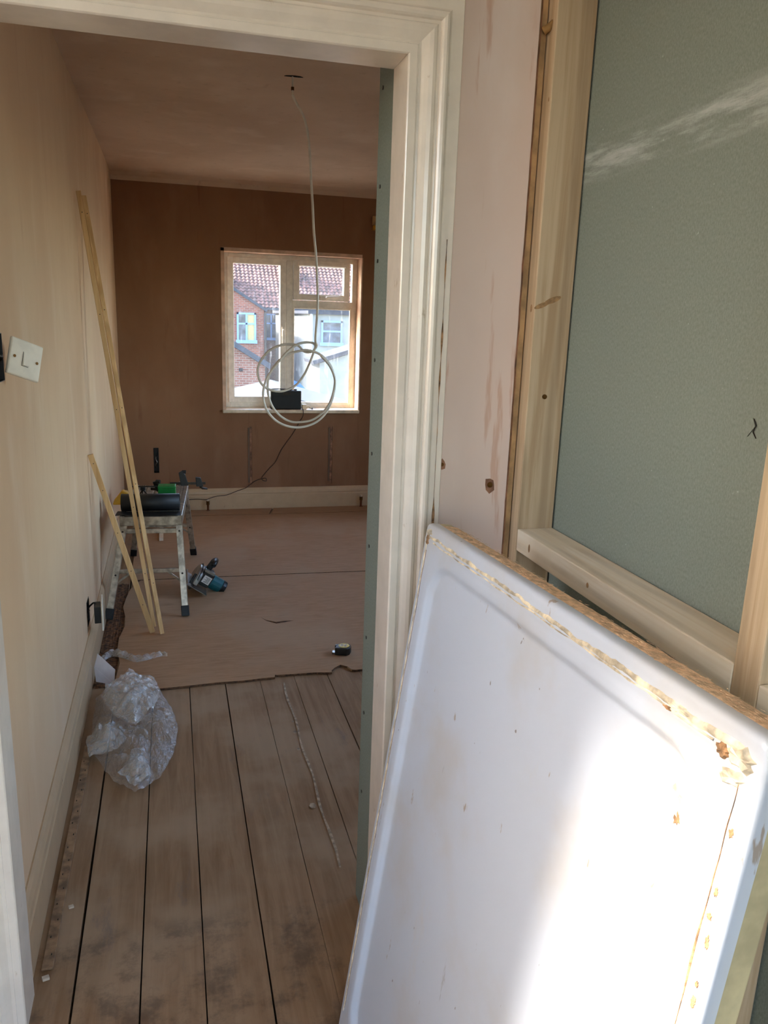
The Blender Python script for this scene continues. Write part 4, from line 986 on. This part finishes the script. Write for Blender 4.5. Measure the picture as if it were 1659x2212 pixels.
# ================================================================= OUTSIDE
gr = MB().box(-120, 160, 6.8, 200, -3.2, -2.9); struct(gr.build('ground', 'yard'), 'yards behind the houses')
struct(MB().box(-120, -1.5, -60, 6.8, -3.2, -2.9).build('ground', 'yard'))
def far_window(h, x0, x1, z0, z1, y, fmat, rows, cols, fills=None, arch_=False):
    w_ = (x1 - x0); f_ = .09; b = MB(); b.box(x0, x0 + f_, y - .06, y + .02, z0, z1); b.box(x1 - f_, x1, y - .06, y + .02, z0, z1); b.box(x0, x1, y - .06, y + .02, z1 - f_, z1); b.box(x0 - .05, x1 + .05, y - .12, y + .02, z0 - .07, z0 + f_)
    xs = [x0 + w_ * c / cols for c in range(1, cols)]
    for x in xs: b.box(x - .045, x + .045, y - .05, y + .02, z0, z1)
    zr = [z0 + (z1 - z0) * r for r in rows]
    for z in zr: b.box(x0, x1, y - .05, y + .02, z - .04, z + .04)
    wn_ = b.build('window', fmat, h)
    zz = [z0] + zr + [z1]; xx = [x0] + xs + [x1]; k = 0
    for j in range(len(zz) - 1):
        for i in range(len(xx) - 1):
            q = MB(); q.box(xx[i] + .04, xx[i + 1] - .04, y - .02, y - .005, zz[j] + .04, zz[j + 1] - .04); q.build('pane', (fills or {}).get(k, 'far_pane'), wn_); k += 1
def tiled_roof(h, x0, x1, eave, ridge, mat, tw=.26, rows=24, sub=5, name='roof'):
    (y0, z0), (y1, z1) = eave, ridge; L = math.hypot(y1 - y0, z1 - z0); dy, dz = (y1 - y0) / L, (z1 - z0) / L; ny, nz_ = -dz, dy
    nx = int((x1 - x0) / tw) * sub; b = MB(); vs = []; fs = []; rws = []
    for r in range(rows):
        for e_, lift in ((0, .05), (1, .0)):
            t = (r + e_ * .999) / rows * L; rws.append((t, lift))
    for t, lift in rws:
        for i in range(nx + 1):
            hgt = lift + .035 * math.sin(2 * math.pi * i / sub); vs.append((x0 + (x1 - x0) * i / nx, y0 + dy * t + ny * hgt, z0 + dz * t + nz_ * hgt))
    for j in range(len(rws) - 1):
        for i in range(nx): fs.append((j * (nx + 1) + i, j * (nx + 1) + i + 1, (j + 1) * (nx + 1) + i + 1, (j + 1) * (nx + 1) + i))
    b.add(vs, fs); return b.build(name, mat, h)
# main terrace across the yards
h = empty('terrace_house', (7, 53, -2.9)); tag(h, 'terraced house across the yards with a red tiled roof', 'building')
MB().box(-6, 7.55, 51.7, 56, -2.9, 2.0).build('wall', 'brick_red', h); MB().box(7.55, 20, 51.7, 56, -2.9, 2.0).build('wall', 'render_cream', h)
tiled_roof(h, -6, 20, (51.35, 1.92), (57.2, 6.5), 'roof_tile')
MB().box(-6, 20, 51.2, 51.4, 1.78, 1.92).build('gutter', 'roof_slate', h)
far_window(h, 5.80, 6.72, -.02, 1.56, 51.68, 'upvc_blue', [.62], 2); far_window(h, 7.72, 8.82, .02, 1.28, 51.68, 'upvc_far', [.6], 2)
far_window(h, 7.2, 8.5, -2.3, -1.2, 51.68, 'upvc_far', [.66], 3)
MB().box(2.5, 3.5, 52.5, 53.7, 2.4, 5.0).build('chimney', 'brick_brown', h); MB().box(-3.6, -2.5, 53.6, 55.2, 3.0, 7.6).build('chimney', 'brick_brown', h)
MB().box(7.05, 7.9, 53.4, 54.4, 3.0, 6.8).build('chimney', 'brick_brown', h)
# brick rear wing on the left with a sloping verge
h = empty('rear_wing', (2.6, 43, -2.9)); tag(h, 'brick rear wing with a blue-white window and sloping roof edge', 'building')
poly = [(-1.0, 40, -2.9), (4.49, 40, -2.9), (4.49, 40, 1.70), (2.4, 40, 2.98), (-1.0, 40, 1.2)]
MB().prism(poly, (0, 11.0, 0)).build('wall', 'brick_red', h)
b = MB(); b.prism([(4.60, 39.85, 1.62), (2.4, 39.85, 2.97), (2.4, 39.85, 3.10), (4.66, 39.85, 1.74)], (0, 11.2, 0)); b.build('roof', 'roof_slate', h)
b = MB(); b.prism([(2.4, 39.85, 2.97), (-1.2, 39.85, 1.05), (-1.2, 39.85, 1.18), (2.4, 39.85, 3.10)], (0, 11.2, 0)); b.build('roof', 'roof_slate', h)
MB().cyl((4.55, 39.9, -2.9), (4.55, 39.9, 1.6), .06, 10).build('downpipe', 'black_plastic', h)
far_window(h, 3.17, 4.10, .16, 1.56, 39.98, 'upvc_blue', [.62], 2, {1: 'blind_yellow', 3: 'blind_yellow'})
# rendered rear wing on the right
h = empty('rendered_wing', (8.4, 42, -2.9)); tag(h, 'cream rendered rear wing with a blue framed sash window', 'building')
MB().box(6.44, 11.5, 37.6, 50.9, -2.9, 1.60).build('wall', 'render_cream', h)
b = MB(); b.prism([(6.25, 37.4, 1.6), (11.7, 37.4, 1.6), (11.7, 37.4, 1.75), (6.25, 37.4, 1.75)], (0, 13.6, 0)); b.build('roof', 'roof_slate', h)
MB().cyl((6.42, 37.5, -2.9), (6.42, 37.5, 1.6), .07, 10).build('downpipe', 'upvc_far', h)
far_window(h, 6.90, 7.92, .22, 1.32, 37.58, 'upvc_blue', [.55], 1)
# small brick outbuilding, left
h = empty('outbuilding', (2.0, 31.5, -2.9)); tag(h, 'low brick outbuilding with a sloping slate roof', 'building')
MB().prism([(-1, 30.5, -2.9), (3.46, 30.5, -2.9), (3.46, 30.5, -.42), (-1, 30.5, 2.26)], (0, 3, 0)).build('wall', 'brick_brown', h)
MB().prism([(-1, 30.3, 2.26), (3.62, 30.3, -.50), (3.66, 30.3, -.30), (-1, 30.3, 2.46)], (0, 3.4, 0)).build('roof', 'roof_slate', h)
MB().box(2.48, 2.62, 30.47, 30.5, -.62, -.50).build('air_brick', 'void', h)
# lean-to on the right
h = empty('lean_to', (7.2, 31.5, -2.9)); tag(h, 'cream walled lean-to with a dark slate roof', 'building')
MB().prism([(5.56, 30.5, -2.9), (9.2, 30.5, -2.9), (9.2, 30.5, .92), (5.56, 30.5, -.26)], (0, 1.9, 0)).build('wall', 'render_cream', h)
MB().prism([(5.30, 30.3, -.30), (9.3, 30.3, .98), (9.3, 30.3, 1.12), (5.26, 30.3, -.16)], (0, 2.2, 0)).build('roof', 'roof_slate', h)
# felted shed roof in the foreground
h = empty('felt_shed', (2.2, 14, -2.9)); tag(h, 'shed with a pale grey felt roof below the window', 'shed')
MB().prism([(.2, 12.5, -2.9), (4.4, 12.5, -2.9), (4.4, 12.5, -.50), (1.95, 12.5, .10), (.2, 12.5, -.30)], (0, 3.5, 0)).build('wall', 'brick_brown', h)
MB().prism([(0.0, 12.3, -.30), (1.95, 12.3, .16), (4.7, 12.3, -.52), (4.7, 12.3, -.46), (1.95, 12.3, .22), (0.0, 12.3, -.24)], (0, 3.9, 0)).build('felt_roof', 'roof_felt', h)
# blue tarpaulin
b = MB(); b.add([(4.55, 32, -2.9), (5.5, 31.6, -2.9), (5.45, 32.2, -1.55), (5.05, 32.2, -1.15), (4.7, 32.2, -1.02), (4.55, 33, -2.9), (5.5, 33, -2.9), (5.45, 33, -1.6), (5.05, 33, -1.2), (4.7, 33, -1.1)], [(0, 1, 2, 3, 4), (9, 8, 7, 6, 5)] + [(i, (i + 1) % 5, 5 + (i + 1) % 5, 5 + i) for i in range(5)])
tag(b.build('tarpaulin', 'tarp_blue'), 'bright blue tarpaulin heaped in the yard', 'tarpaulin')
